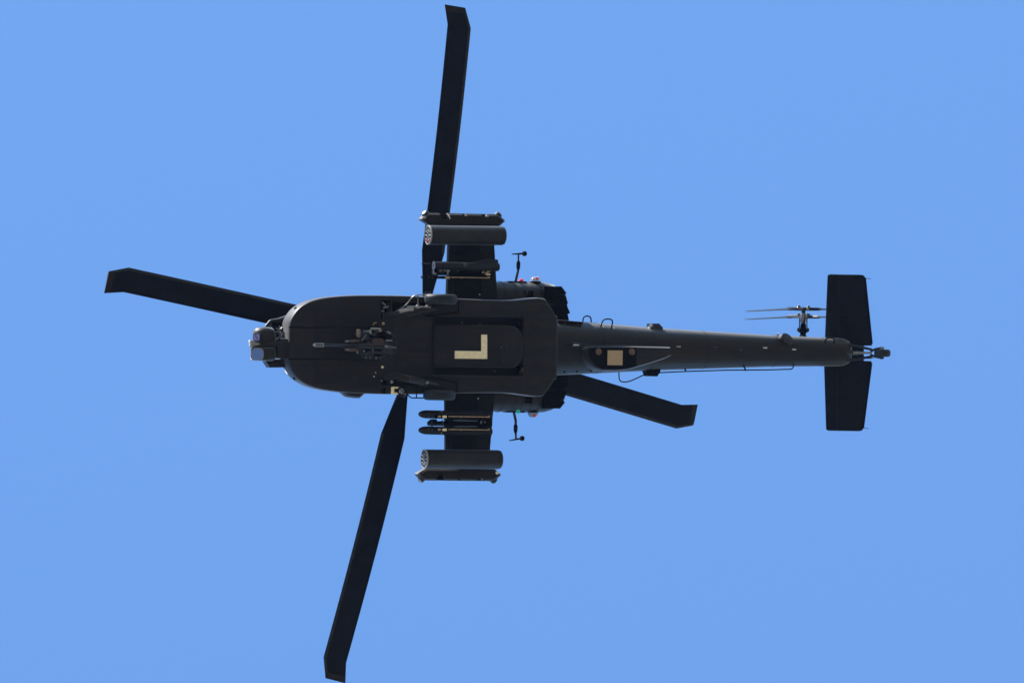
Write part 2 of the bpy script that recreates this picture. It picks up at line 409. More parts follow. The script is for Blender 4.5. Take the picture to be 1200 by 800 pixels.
for s in (-1, 1):
    for i in range(24):
        for j, f in enumerate((.35, .72)):
            y_ = s * (.25 + i * .062); x_ = P(966, 412, 1.37).x + f * .9; lathe(bm, (x_, y_, 1.36 + (.04 if f > .5 else 0)), (0, 0, -1), [(0, .009), (.012, .005)], 5)
for px in list(range(346, 444, 4)):
    for y_ in (-.36, .36, -.31, .31): lathe(bm, (X(px, .05), y_, .046), (0, 0, -1), [(0, .007), (.005, .004)], 5)
for px in list(range(512, 650, 4)):
    for y_ in (-.67, .67, -.93, .93): lathe(bm, (X(px, .05), y_, .052), (0, 0, -1), [(0, .007), (.007, .004)], 5)
link('rivets', bm, mat('bare_rivet', (.05, .05, .05), .5), heli)['kind'] = 'stuff'
# thin blade antenna ahead of the fairing
bm = NB(); z_ = .20
tube(bm, [P(668, 403.3, z_+.03), P(671, 403.4, z_), P(680, 404, z_-.01), P(700, 405, z_-.01), P(745, 405.2, z_-.01), P(784, 406.2, z_+.01)], [.03, .055, .03, .014, .010, .006], 8)
link('blade_antenna', bm, PAINT2, heli)
bm = NB(); tube(bm, [P(672, 404, z_-.06), P(678.5, 404.2, z_-.06)], [.013, .011], 8); link('drain_tube', bm, WHITE, heli)

# grab handles on the port side of the boom
def wire(name, pts, r, m_=BLACK, parent=heli, rd=.04): 
    bm = NB(); tube(bm, rnd(pts, rd), r, 8); return link(name, bm, m_, parent)
za = .95
wire('grab_handle', [P(683.2, 381, za), P(683.2, 370.2, za), P(692.8, 370.2, za), P(692.6, 381, za)], .015, rd=.1)
wire('grab_handle', [P(703.4, 385.5, .62), P(706.6, 373.7, .62), P(718.6, 373.9, .62), P(716.2, 386, .62)], .015, rd=.09)
wire('grab_handle', [P(966.6, 402, .98), P(968, 395.6, .92), P(978, 396, .92), P(977, 403, .98)], .017, BLACK, rd=.08)
# walkway strip and hinges
bm = NB(); a = P(654.5, 376.6, .52); b = P(683, 378.4, .52)
prism(bm, [a + Vector((0, -.03, 0)), b + Vector((0, -.02, 0)), b + Vector((0, .03, .0)), a + Vector((0, .035, .0))], (0, 0, .3)); link('hinge_strip', bm, BLACK, heli)
for px, s, q in [(662, -1, 379.4), (678.5, -1, 380.6), (661.5, 1, 434.6), (677, 1, 434.2), (694, 1, 433.6), (706, 1, 433.4), (709.5, -1, 384.4), (722, -1, 385.8)]:
    bm = NB(); c = P(px, q, .55); z_ = boom_z(px, c.y)
    lathe(bm, (c.x, c.y, z_ + .02), (0, s * .6, -.8), [(0, .03), (.035, .026), (.045, .012)], 10); link('latch', bm, METAL if s < 0 else BLACK, heli)
# side blisters with sensors
bm = NB(); c0 = [P(757.5, 386.5, .95), P(761, 383, .95), P(761.6, 379, .95), P(770.5, 379, .95), P(774.8, 383.5, .95), P(774.8, 388, .95)]
prism(bm, [p + Vector((0, 0, -.1)) for p in c0], (0, 0, .28)); bl = link('warning_sensor', bm, DMETAL, heli)
bm = NB(); c = P(763.5, 381.4, .8); lathe(bm, c + Vector((0,0,.03)), (-.6, -.3, -.6), [(0, .045), (.02, .04)], 14); link('lens', bm, RIM, bl)
bm = NB(); prism(bm, [P(756.6, 387, .9), P(761, 383.4, .88), P(761.6, 387.4, .88)], (0, 0, .12)); link('fairing_tip', bm, RIM, bl)
bm = NB(); prism(bm, [P(756.8, 433.6, .86), P(760, 440.7, .86), P(770.4, 440.9, .86), P(774, 435, .86), P(774, 431, .86), P(758, 431, .86)], (0, 0, .26)); link('warning_sensor', bm, BLACK, heli)
# long wire antenna with its stand-offs
zw = .95
wire('wire_antenna', [P(725.2, 433, zw-.05), P(725.6, 447.2, zw), P(735.5, 447.6, zw), P(745, 443.6, zw), P(757.5, 437.6, zw), P(775, 436.4, zw), P(800, 435.2, zw), P(850, 433.6, zw+.05), P(900, 433.2, zw+.1), P(929.4, 432.4, zw+.1), P(930, 425.5, 1.1)], .013, rd=.12)
for px in (799, 869.5):
    wire('stand_off', [P(px, 424.5, boom_c(px) - .2), P(px + 4.6, 434.2, zw)], .018)
# disc antenna on the port flank near the tail
bm = NB(); c = P(922.5, 396.8, .98); ax = Vector((.25, -.45, -.85)).normalized()
lathe(bm, c + ax * -.12, ax, [(0, .155), (.08, .155), (.13, .15), (.136, .13)], 28, .8); link('disc_antenna', bm, POD, heli)
bm = NB(); c = P(911, 394.8, 1.0); lathe(bm, c, (0, -1, -.4), [(0, .03), (.09, .025)], 8); link('fitting', bm, RIM, heli)
# small bright drains along the boom
for px, py, l, m_ in [(795, 406, 5, RIM), (838, 407.2, 5, DMETAL), (867, 410, 3, METAL), (896.5, 407.4, 5, WHITE), (930.5, 409.4, 4.6, WHITE)]:
    bm = NB(); z_ = boom_z(px, P(px, py, .9).y) - .012; tube(bm, [P(px - l/2, py, z_), P(px + l/2, py + .1, z_)], .016, 8); link('drain_tube', bm, m_, heli)
bm = NB(); z_ = boom_z(866, -.02) - .02
for a_ in (0, 1.2, 2.2): 
    c = P(866.5, 410, z_); d = Vector((math.cos(a_), math.sin(a_), 0)) * .07; tube(bm, [c - d, c + d], .011, 6)
link('aerial_base', bm, DMETAL, heli)

# ---- fin, stabilator
bm = NB()
def fin_sec(x0, x1, z, th): 
    return [(x0, 0, z), (x0 + (x1-x0)*.12, -th*.7, z), (x0 + (x1-x0)*.35, -th, z), (x1, -.012, z), (x1, .012, z), (x0 + (x1-x0)*.35, th, z), (x0 + (x1-x0)*.12, th*.7, z)]
xf = X(925, 1.5)
faces(bm, [fin_sec(xf, xf + 1.05, 1.3, .10), fin_sec(xf + .25, xf + 1.3, 2.1, .09), fin_sec(xf + .75, xf + 1.65, 3.35, .06)]); link('tail_fin', bm, PAINT, heli)
zs = 1.42
def airfoil_y(bm, stations, t=.055):
    rings = []
    for (xa, xb, y, z, th) in stations:
        c = xb - xa; r_ = []
        for f, h in [(0, 0), (.03, .45), (.12, .85), (.3, 1), (.6, .72), (1, .06)]: r_.append((xa + c*f, y, z + h * th))
        for f, h in [(1, -.06), (.6, -.72), (.3, -1), (.12, -.85), (.03, -.45)]: r_.append((xa + c*f, y, z + h * th))
        rings.append(r_)
    faces(bm, rings)
bm = NB()
pa = P(969.8, 321.8, zs); pb = P(1013.4, 323.6, zs); pc = P(966.4, 404, zs); pd = P(1021.8, 404.8, zs)
pe = P(965.4, 428, zs); pf = P(1021.4, 423, zs); pg = P(968, 503.8, zs); ph = P(1011.2, 502.6, zs)
xi = P(1012.3, 412, zs).x
airfoil_y(bm, [(pa.x + .06, pb.x - .08, pa.y - .012, zs, .015), (pa.x + .015, pb.x - .02, pa.y + .005, zs, .04), (pa.x, pb.x, pa.y + .03, zs, .05), (pc.x, pd.x, pc.y, zs, .07), (pc.x, xi, pc.y + .004, zs, .07),
               (pe.x, xi, pf.y - .004, zs, .07), (pe.x, pf.x, pf.y, zs, .07), (pg.x, ph.x, pg.y - .03, zs, .05), (pg.x + .015, ph.x - .02, pg.y - .005, zs, .04), (pg.x + .06, ph.x - .08, pg.y + .012, zs, .015)])
stab = link('stabilator', bm, BLADE, heli, 40)
for a_, b_ in [((1012.5, 326.2), (1020.6, 326.4)), ((1010.4, 500.6), (1018, 502.2))]:
    bm = NB(); tube(bm, [P(*a_, zs), P(*b_, zs)], [.008, .005], 5); link('static_wick', bm, BLACK, stab)
bm = NB()
for y0, y1 in [(pa.y + .05, pc.y - .04), (pf.y + .04, pg.y - .05)]:
    f = lambda y: pd.x + (pb.x - pd.x) * (y - pd.y) / (pb.y - pd.y) if y < 0 else pf.x + (ph.x - pf.x) * (y - pf.y) / (ph.y - pf.y)
    prism(bm, [(f(y0) - .02, y0, zs - .012), (f(y1) - .02, y1, zs - .012), (f(y1) + .022, y1, zs - .008), (f(y0) + .022, y0, zs - .008)], (0, 0, .012))
link('trailing_edge_tab', bm, BLACK, stab)

for q in (-.42, -.82, -1.22, .40, .80, 1.2):
    yq = P(990, 412, zs).y + q; xl = pc.x + .10; 
    bm = NB(); prism(bm, [(xl, yq - .012, zs - .068), (xl + .32, yq - .012, zs - .072), (xl + .72, yq - .012, zs - .030), (xl + .72, yq + .012, zs - .030), (xl + .32, yq + .012, zs - .072), (xl, yq + .012, zs - .068)], (0, 0, .02)); link('skin_joint', bm, WING_DARK, stab)
# ---- tail wheel, fork and struts
tw = P(1034, 413.6, .75)
tg = link('tail_gear', (lambda b: (tube(b, [P(990, 413, 1.15), P(1004, 413.2, 1.05), P(1012, 413.2, .98)], [.055, .05, .03], 10), b)[1])(NB()), DMETAL, heli)
bm = NB(); tube(bm, [P(1000, 413.1, 1.02), P(1022, 413.5, .86)], .024, 8); link('shock_rod', bm, METAL, tg)
for s, q0, q1 in [(-1, 403.8, 409.5), (1, 422.3, 417.5)]:
    bm = NB(); tube(bm, [P(990, q0, 1.18), P(1005, (q0*2+q1)/3, 1.1), P(1022, q1, .92)], [.035, .03, .028], 8); link('trailing_arm', bm, DMETAL, tg)
    bm = NB(); tube(bm, rnd([P(1020, 413.6 + s*1.6, .9), P(1027, 413.4 + s*5.2, .85), P(1036, 413.4 + s*5.4, .78)], .06), .024, 8); link('fork', bm, DMETAL, tg)
    bm = NB(); c = P(1033, 413.4 + s * 5.2, .77); lathe(bm, c, (0, s, 0), [(-.06, .045), (.03, .045), (.04, .03)], 12); link('axle_nut', bm, METAL if s < 0 else DMETAL, tg)
bm = NB(); tube(bm, rnd([P(1012, 417.5, .95), P(1018, 420.5, .9), P(1024, 419, .86)], .05), .008, 6); link('brake_line', bm, BLACK, tg)
bm = NB(); r_ = .178; hw = .082
lathe(bm, tw, (0, 1, 0), [(-hw*.9, r_*.45), (-hw, r_*.7), (-hw*.85, r_*.9), (-hw*.45, r_), (-.02, r_*1.01), (.02, r_*1.01), (hw*.45, r_), (hw*.85, r_*.9), (hw, r_*.7), (hw*.9, r_*.45)], 28)
tyre = link('tyre', bm, TYRE, tg, 50)
bm = NB(); lathe(bm, tw, (0, 1, 0), [(-hw*.93, .07), (hw*.93, .07)], 16); link('rim', bm, DMETAL, tg)

# ---- tail rotor, two crossed pairs of blades turning on a sideways shaft
yt1, yt2, ym = P(941, 361.8, 2.5).y, P(941, 371, 2.5).y, P(941, 396, 2.5).y
ZT = 2.78; XT = P(941.3, 380, ZT).x
bm = NB(); lathe(bm, (XT, ym + .3, ZT), (0, -1, 0), [(0, .10), (.2, .10), (.28, .07), (.35, .05), (ym + .3 - yt1 + .03, .045)], 16)
tr = link('tail_rotor', bm, DMETAL, heli)
bm = NB(); lathe(bm, (XT, ym - .06, ZT), (0, -1, 0), [(0, .06), (.06, .07), (.08, .125), (.12, .125), (.14, .07), (.25, .06)], 20); link('swashplate', bm, BLACK, tr)
bm = NB(); lathe(bm, (XT, yt2 + .14, ZT), (0, -1, 0), [(0, .06), (.05, .08), (.12, .08), (.22, .05)], 16); link('hub', bm, METAL, tr)
for k in range(4):
    a_ = k * math.pi / 2 + .4; c, s = math.cos(a_) * .12, math.sin(a_) * .12
    bm = NB(); tube(bm, [(XT + c, ym - .12, ZT + s), (XT + c * .95, yt2 + .02, ZT + s * .95)], .012, 6)
    lathe(bm, (XT + c * 1.2, ym - .16, ZT + s * 1.2), (0, -1, 0), [(0, .035), (.06, .03)], 8); link('pitch_link', bm, DMETAL, tr)
for k in range(5):
    a_ = k * 2 * math.pi / 5; c, s = math.cos(a_) * .13, math.sin(a_) * .13
    bm = NB(); tube(bm, [(XT + c * 1.3, ym + .1, ZT + s * 1.3), (XT + c*.4, ym - .06, ZT + s*.4)], .016, 6); link('mount_strut', bm, METAL if k % 2 else DMETAL, tr)
for yy, ang in ((yt1, R(-20 + 27.5)), (yt2, R(-20 - 27.5))):
    for sgn in (-1, 1):
        u = Vector((math.cos(ang), 0, math.sin(ang))) * sgn; v = Vector((0, 1, 0)).cross(u)
        bm = NB(); rings = []
        for r_, ch, th in [(.12, .05, .028), (.35, .07, .030), (.42, .115, .02), (1.36, .115, .011), (1.42, .09, .004)]:
            cc = Vector((XT, yy + .075 * (r_ / 1.4) ** 1.5 * (1 if sgn < 0 else -.1), ZT)) + u * r_
            rings.append([cc + v * ch + Vector((0, 0, 0)), cc + v * ch * .6 + Vector((0, -th, 0)), cc - v * ch * .2 + Vector((0, -th, 0)), cc - v * ch,
                          cc - v * ch * .2 + Vector((0, th, 0)), cc + v * ch * .6 + Vector((0, th, 0))])
        faces(bm, rings); link('rotor_blade', bm, BLADE if yy == yt1 else POD, tr)
        bm = NB(); tube(bm, [Vector((XT, yy, ZT)) + u * .04, Vector((XT, yy, ZT)) + u * .40], [.045, .035], 8)
        box(bm, *(lambda q: (q.x - .03, q.x + .03, q.y - .075, q.y - .02, q.z - .03, q.z + .03))(Vector((XT, yy, ZT)) + u * .12), .006); link('blade_grip', bm, METAL, tr)

# ---- engines and exhausts
for s, py0, pya in ((-1, 330, 'p'), (1, 482.7, 's')):
    ze = 1.72; yo = abs(P(605, py0, ze).y); rad = .50; yc = s * (yo - rad)
    x0, x1, x2, x3 = X(540, ze), X(600, ze), X(636, ze), X(658, ze)
    bm = NB(); rings = []
    for x, r_ in [(x0 - .1, .30), (x0, .44), (x0 + .4, .495), (x1, .50), (x2, .50), (x2 + .18, .465), (x3, .34)]:
        rings.append(superell(yc - s * (.50 - r_) * .3, ze, r_, r_ * .95, .85, 32, x))
    faces(bm, rings); eng = link('engine_nacelle', bm, PAINT, heli, 35)
    for px, w_ in ((583, .03), (596, .05), (605, .03), (616, .02), (625, .05)):
        bm = NB(); xx = X(px, ze); a = superell(yc, ze, .506, .481, .85, 32, xx); b = superell(yc, ze, .506, .481, .85, 32, xx + w_); faces(bm, [a, b])
        link('cowl_band', bm, PAINT2, eng)
    # cooling louvres
    for k in range(5):
        qa, qb = (340.5, 351) if s < 0 else (463, 472.5)
        pxl = (618.2 if s < 0 else 616.8) + k * 1.45
        p0 = P(pxl, qa, ze - .5); p1 = P(pxl + .95, qb, ze - .5)
        bm = NB(); box(bm, p0.x, p1.x, p0.y, p1.y, ze - .5, ze - .35); link('louvre', bm, BLACK, eng)
    bm = NB(); pa_ = P(593, 330, ze); yq = s * (yo + .0)
    box(bm, X(592, ze), X(613, ze), min(yq, yq - s*.06) - .01, max(yq, yq - s*.06) + .01, ze - .18, ze + .1, .01); link('access_step', bm, BLACK, eng)
    # suppressor: a stack of slanted fins facing aft and inboard
    if s < 0: teeth = [(658, 335.5), (664, 343.6), (662, 345.2), (666, 355), (664.4, 357), (668.6, 366.5), (666, 368), (667.4, 374.5), (667.2, 382)]
    else: teeth = [(656.5, 478.5), (662, 471.5), (660, 468), (664.6, 460), (662.8, 456), (666.6, 449), (664.6, 447), (666.2, 439.5), (666, 431)]
    zx = 1.22
    pl_ = [P(636.5, teeth[0][1] + (3 if s < 0 else -3), zx)] + [P(a_ - 1.5, b_, zx) for a_, b_ in teeth[:1]] + [P(660, (teeth[3][1]), zx), P(663, teeth[8][1], zx), P(636.5, teeth[8][1], zx)]
    bm = NB(); prism(bm, [Vector((p.x, p.y, zx + .05)) for p in pl_], (0, 0, .75)); sup = link('exhaust', bm, BLACK, eng)
    for k in range(4):
        (xa, qa), (xt, qt) = teeth[2 * k], teeth[2 * k + 1]; qe = teeth[2 * k + 2][1]
        bm = NB(); prism(bm, [P(637.5 - k * .0, qa, zx), P(xa, qa, zx), P(xt, qt, zx), P(xt - 2.2, qt + (qe - qt) * .9, zx), P(637.5, qe - (qe - qt) * .2, zx)], (0, 0, .7))
        bmesh.ops.translate(bm, verts=bm.verts, vec=(0, 0, .012 * k)); link('exhaust_fin', bm, BLACK, sup)
        for j in range(4):
            pa_, pb_ = P(641 + j * 5.2, qa + (qt - qa) * .12, zx - .004), P(643.5 + j * 5.2, qa + (qt - qa) * .8, zx - .004)
            bm = NB(); tube(bm, [pa_, pa_.lerp(pb_, .5) + Vector((-.012, 0, 0)), pb_], .011, 6); link('fin_rib', bm, BLACK, sup)
    # position light, beacon and air data probe
    pl = P(611, 328.6, 1.6) if s < 0 else P(607, 482.6, 1.5)
    bm = NB(); lathe(bm, pl, (0, s, 0), [(-.06, .045), (0, .05), (.025, .038), (.035, .018)], 16); tmp = [v for v in bm.verts]
    link('position_light', bm, RED if s < 0 else GREEN, heli)
    bc = P(627.4, 329.6, 1.6) if s < 0 else P(624.6, 483.2, 1.6)
    bm = NB(); lathe(bm, bc, (0, s, 0), [(-.08, .12), (-.005, .12), (0, .115)], 20); be = link('beacon', bm, BLACK, heli)
    bm = NB(); lathe(bm, bc, (0, s, 0), [(0.001, .115), (.04, .112), (.075, .09), (.10, .05), (.105, .0)], 24); link('dome', bm, CLEAR, be, 60)
    bm = NB(); lathe(bm, bc + Vector((0, s*.06, -.10)), (0, s*.4, -1), [(0, .03), (.02, .028)], 12); link('lamp', bm, RED, be)
    if s < 0: pts = [P(603.6, 332, 1.6), P(604.8, 327, 1.6), P(607, 318, 1.6), P(607.4, 311, 1.6), P(607.6, 298, 1.6)]; hd = P(607.6, 297.4, 1.6); z0_, z1_ = P(599.8, 297.8, 1.6), P(615, 297, 1.6); blob = P(614.8, 297.2, 1.6)
    else: pts = [P(601.8, 481, 1.6), P(604.4, 493, 1.6), P(604.2, 502, 1.6), P(604.6, 514, 1.6)]; z0_, z1_ = P(596.6, 516, 1.6), P(613, 513, 1.6); blob = P(612, 513.4, 1.6)
    bm = NB(); tube(bm, pts, [.03, .03, .028] + [.02] * (len(pts) - 3), 8); pr = link('air_data_probe', bm, DMETAL, heli)
    bm = NB(); mid = pts[3] if s < 0 else pts[2]; lathe(bm, mid - Vector((0, .1, 0)), (0, 1, 0), [(0, .025), (.04, .045), (.14, .045), (.2, .025)], 10); link('collar', bm, BLACK, pr)
    bm = NB(); tube(bm, [z0_, z0_.lerp(z1_, .6), z1_], [.010, .02, .016], 8); link('vane', bm, BLACK, pr)
    bm = NB(); lathe(bm, blob - Vector((.04, 0, 0)), (1, 0, 0), [(0, .05), (.06, .055), (.08, .04)], 12); link('vane_tip', bm, BLACK, pr)

# ---- stub wings
zw_ = 1.0
def wing(s, tip, root):
    bm = NB(); rings = []
    for (pL, pR, q) in (root, tip):
        a = P(pL, q, zw_ - .1); b = P(pR, q, zw_ - .1); c = b.x - a.x; r_ = []
        for f, h in [(0, 0), (.02, .5), (.1, .9), (.35, 1), (.7, .75), (1, .12)]: r_.append((a.x + c*f, a.y, zw_ + h * .11))
        for f, h in [(1, -.12), (.7, -.75), (.35, -1), (.1, -.9), (.02, -.5)]: r_.append((a.x + c*f, a.y, zw_ + h * .11))
        rings.append(r_)
    faces(bm, rings); wg = link('stub_wing', bm, WING_DARK, heli, 40)
    # flap across the rear of the wing and skin panels
    def lerp(f, q):
        t = (q - root[2]) / (tip[2] - root[2]); L_ = root[0] + (tip[0] - root[0]) * t; R_ = root[1] + (tip[1] - root[1]) * t
        return P(L_ + (R_ - L_) * f, q, zw_ - .1)
    qs = [root[2] + (tip[2] - root[2]) * t for t in (.08, .36, .40, .62, .66, .84)]
    for q0, q1 in ((qs[0], qs[1]), (qs[2], qs[3]), (qs[4], qs[5])):
        a, b, c, d = lerp(.12, q0), lerp(.64, q0), lerp(.64, q1), lerp(.12, q1)
        bm = NB(); 
        zz = [zw_ - .1, zw_ - .086, zw_ - .086, zw_ - .1]
        prism(bm, [Vector((p.x, p.y, z)) for p, z in zip((a, b, c, d), zz)], (0, 0, -.018)); link('wing_panel', bm, WING_DARK, wg)
        a, b, c, d = lerp(.67, q0), lerp(.985, q0), lerp(.985, q1), lerp(.67, q1)
        bm = NB(); zz = [zw_ - .086, zw_ - .016, zw_ - .016, zw_ - .086]
        prism(bm, [Vector((p.x, p.y, z)) for p, z in zip((a, b, c, d), zz)], (0, 0, -.014)); link('wing_flap', bm, WING_DARK, wg)
    return wg
wp = wing(-1, (526.4, 579.6, 262), (523.4, 585, 360))
ws = wing(1, (522.6, 573.8, 550), (522, 582.4, 448))
for px, py in ((562.5, 345), (561, 466.8)):
    bm = NB(); c = P(px, py, .86); lathe(bm, (c.x, c.y, .905), (0, 0, -1), [(0, .02), (.02, .018), (.03, .008)], 10); link('fitting', bm, WHITE, wp if py < 400 else ws)
for s, q in ((-1, 275), (-1, 312), (1, 536), (1, 496)):
    bm = NB(); a = P(535, q, .75); b = P(568, q, .75)
    faces(bm, [[(a.x, a.y - .06, .62), (b.x, a.y - .05, .62), (b.x, a.y + .05, .62), (a.x, a.y + .06, .62)],
               [(a.x - .1, a.y - .08, .96), (b.x + .1, a.y - .06, .96), (b.x + .1, a.y + .06, .96), (a.x - .1, a.y + .08, .96)]])
    link('pylon', bm, PAINT, wp if s < 0 else ws)

# ---- main rotor
ZH = 2.95; HUB = Vector((P(487, 402, ZH).x, 0.0, ZH))
bm = NB(); lathe(bm, (HUB.x, 0, 1.9), (0, 0, 1), [(0, .22), (.3, .18), (.8, .15), (.9, .25), (1.0, .34), (1.12, .34), (1.2, .2)], 24)
mr = link('main_rotor', bm, DMETAL, heli)
for k in range(4):
    a_ = k * math.pi/2 + .5; bm = NB(); tube(bm, [(HUB.x + .26*math.cos(a_), .26*math.sin(a_), 2.2), (HUB.x + .3*math.cos(a_), .3*math.sin(a_), 2.9)], .025, 8); link('pitch_link', bm, METAL, mr)
TIPS = [((443.5, 393.5), (126.5, 323)), ((530, 409.5), (813, 493.5)), ((499.5, 355), (540.5, 9)), ((474, 452), (386, 795))]
for (hp, tp) in TIPS:
    hinge = P(*hp, ZH + .03)
    tip0 = P(*tp, ZH + .6)
    zt = ZH + .45 + (tip0.x - HUB.x) * .125
    tip = P(*tp, zt)
    u = (tip - hinge); ln = u.length; u.normalize()
    print('blade length from hub', (tip - HUB).length)
    mo = Vector((-u.y, u.x, 0)).normalized(); tr_ = -mo
    nz = u.cross(tr_); nz = nz if nz.z > 0 else -nz
    r0_ = (hinge - HUB).length; RR = r0_ + ln
    bm = NB(); rings = []
    for k in range(15):
        f = k / 14
        st = [(.0, .09, .09, .045), (.03, .12, .12, .05), (.17, .255, .265, .035)]
        r_ = [0, .03, .10, .17, .25, .35, .45, .55, .65, .75, .85, .935, .955, .98, 1.0][k]
        if r_ <= .03: le, te = .09 + r_ * 1, .09 + r_ * 1
        elif r_ < .17: le = .12 + (r_ - .03) / .14 * .14; te = .12 + (r_ - .03) / .14 * .15
        else: le, te = .262, .272
        sw = max(0, r_ - .935) / .065 * .17; th = .05 if r_ < .1 else .028
        te2 = te - max(0, r_ - .935) / .065 * .06
        tw_ = math.radians(6 - 8 * r_)
        cc = hinge + u * (ln * r_) + nz * (-.16 * math.sin(math.pi * r_) * .8)
        tv = tr_ * math.cos(tw_) - nz * math.sin(tw_)
        rg = []
        for fx, h in [(0, 0), (.04, .6), (.2, 1), (.5, .7), (1, .08), (1, -.08), (.5, -.5), (.2, -.7), (.04, -.45)]:
            rg.append(cc + tv * (-le + (le + te2) * fx + sw) + nz * (h * th))
        rings.append(rg)
    faces(bm, rings); bl = link('rotor_blade', bm, BLADE, mr, 40)
    bm = NB(); faces(bm, [[rg_[0] - (rg_[2] - rg_[0]).normalized() * .004, rg_[1] + (rg_[1] - rg_[8]) * .04, rg_[2].lerp(rg_[1], .55) + nz * .003, rg_[7].lerp(rg_[8], .55) - nz * .003, rg_[8] - (rg_[1] - rg_[8]) * .04] for rg_ in rings[3:]])
    link('leading_edge_strip', bm, STRIP, bl, 40)
    bm = NB(); faces(bm, [[p + nz * (.003 if k_ < 5 else -.003) for k_, p in enumerate(rings[-2])], [p + u * .004 + nz * (.003 if k_ < 5 else -.003) for k_, p in enumerate(rings[-1])]]); link('tip_cap', bm, PAINT2, bl)
    # swept plan of the tip comes from the last rings; trim tab and root cuff are pieces of their own
    bm = NB(); tube(bm, [HUB + (hinge - HUB) * .3, hinge, hinge + u * .25], [.10, .09, .075], 12); link('blade_grip', bm, DMETAL, bl)

# ---- sensor turret in the nose
bm = NB(); z0 = .12
box(bm, X(324, .3), X(345, .3), -.10, .30, z0 + .02, .62, .03, 2); box(bm, X(328, .6), X(350, .6), -.36, .36, .52, .8); tt = link('sensor_turret', bm, PAINT, heli)
bm = NB(); pbox(bm, 325.6, 338.5, 400.6, 420, z0 - .04, z0 + .3, .02, 2); pbox(bm, 311, 337.6, 400.8, 406.6, z0 - .035, z0 + .2, .012); link('yoke', bm, PAINT2, tt)
# large starboard drum with the flat blue window
cy0, cy1 = P(310, 407, .2).y, P(310, 422.6, .2).y; cx_ = X(309.3, .2)
bm = NB(); rings = []
for yy, r_ in [(cy0, .20), (cy0 + .01, .245), (cy0 + .05, .262), (cy1 - .06, .262), (cy1 - .015, .235), (cy1, .18)]:
    rr = []
    for k in range(32):
        t = 2 * math.pi * k / 32; x_ = math.cos(t) * r_; z_ = math.sin(t) * r_
        # square the drum off to the rear
        if x_ > 0: x_ *= 1.1
        # flat cut where the window sits, low in front
        d_ = Vector((-math.cos(R(40)), 0, -math.sin(R(40)))); pr_ = Vector((x_, 0, z_)).dot(d_)
        if pr_ > .20: x_ -= d_.x * (pr_ - .20); z_ -= d_.z * (pr_ - .20)
        rr.append((cx_ + x_, yy, .27 + z_))
    rings.append(rr)
faces(bm, rings); dr = link('sensor_drum', bm, PAINT, tt, 30)
d_ = Vector((-math.cos(R(40)), 0, -math.sin(R(40)))); wc = Vector((cx_, (cy0 + cy1) / 2 + .005, .27)) + d_ * .204
u_ = Vector((d_.z, 0, -d_.x)); 
def plate(bm, c, u1, u2, a, b, d, t, n=24, e=.7):
    rg = []
    for k in range(n):
        an = 2 * math.pi * k / n; cc, ss = math.cos(an), math.sin(an)
        rg.append(c + u1 * a * math.copysign(abs(cc) ** e, cc) + u2 * b * math.copysign(abs(ss) ** e, ss))
    faces(bm, [rg, [p + d * t for p in rg]])
bm = NB(); plate(bm, wc - d_ * .01, u_, Vector((0, 1, 0)), .155, .136, d_, .016, 24, .8); link('window_frame', bm, RAILTAN, dr)
bm = NB(); plate(bm, wc + d_ * .006, u_, Vector((0, 1, 0)), .146, .127, d_, .006, 24, .8); link('window', bm, GLASSB, dr)['label'] = 'large blue window'
# smaller port drum, domed, with the violet window
dy0, dy1 = P(310, 383, .35).y, P(310, 400, .35).y; cx2 = X(309.6, .3)
bm = NB(); rings = []
for yy, r_ in [(dy0, .06), (dy0 + .012, .14), (dy0 + .04, .19), (dy0 + .09, .225), (dy0 + .15, .24), (dy1 - .03, .24), (dy1, .225)]:
    rings.append([(cx2 + math.cos(t) * r_ * (1.08 if math.cos(t) > 0 else 1), yy, .33 + math.sin(t) * r_) for t in [2 * math.pi * k / 32 for k in range(32)]])
faces(bm, rings); d2 = link('sensor_drum', bm, PAINT, tt, 40)
wc2 = Vector((cx2 - .03, P(300, 395.2, .3).y, .33)) + d_ * .235
bm = NB(); plate(bm, wc2 - d_ * .07, u_, Vector((0, 1, 0)), .094, .088, d_, .078, 24, .6); link('window_frame', bm, PAINT2, d2)
bm = NB(); plate(bm, wc2 + d_ * .001, u_, Vector((0, 1, 0)), .078, .072, d_, .012, 24, .5); link('window', bm, GLASSV, d2)['label'] = 'small violet window'
bm = NB(); tube(bm, [wc2 + d_*.016 + Vector((0,-.06,0)) + u_*.03, wc2 + d_*.016 + Vector((0,.05,0)) - u_*.04], .008, 6); link('window_bar', bm, DMETAL, d2)
# bright bracket between the drums
bm = NB(); pbox(bm, 292.8, 305, 402, 403.4, .12, .2, .006); pbox(bm, 293.2, 297.4, 398.6, 402, .16, .3, .01); pbox(bm, 296, 312, 400.2, 405.6, .19, .4, .01); pbox(bm, 293, 296.4, 403.6, 406.4, .16, .24, .008)
link('boresight_bracket', bm, RIM, tt)
bm = NB(); pbox(bm, 305, 325, 399.6, 406.6, .10, .4, .01); pbox(bm, 298, 326, 399, 409.5, .24, .5, .02); link('centre_frame', bm, PAINT2, tt)
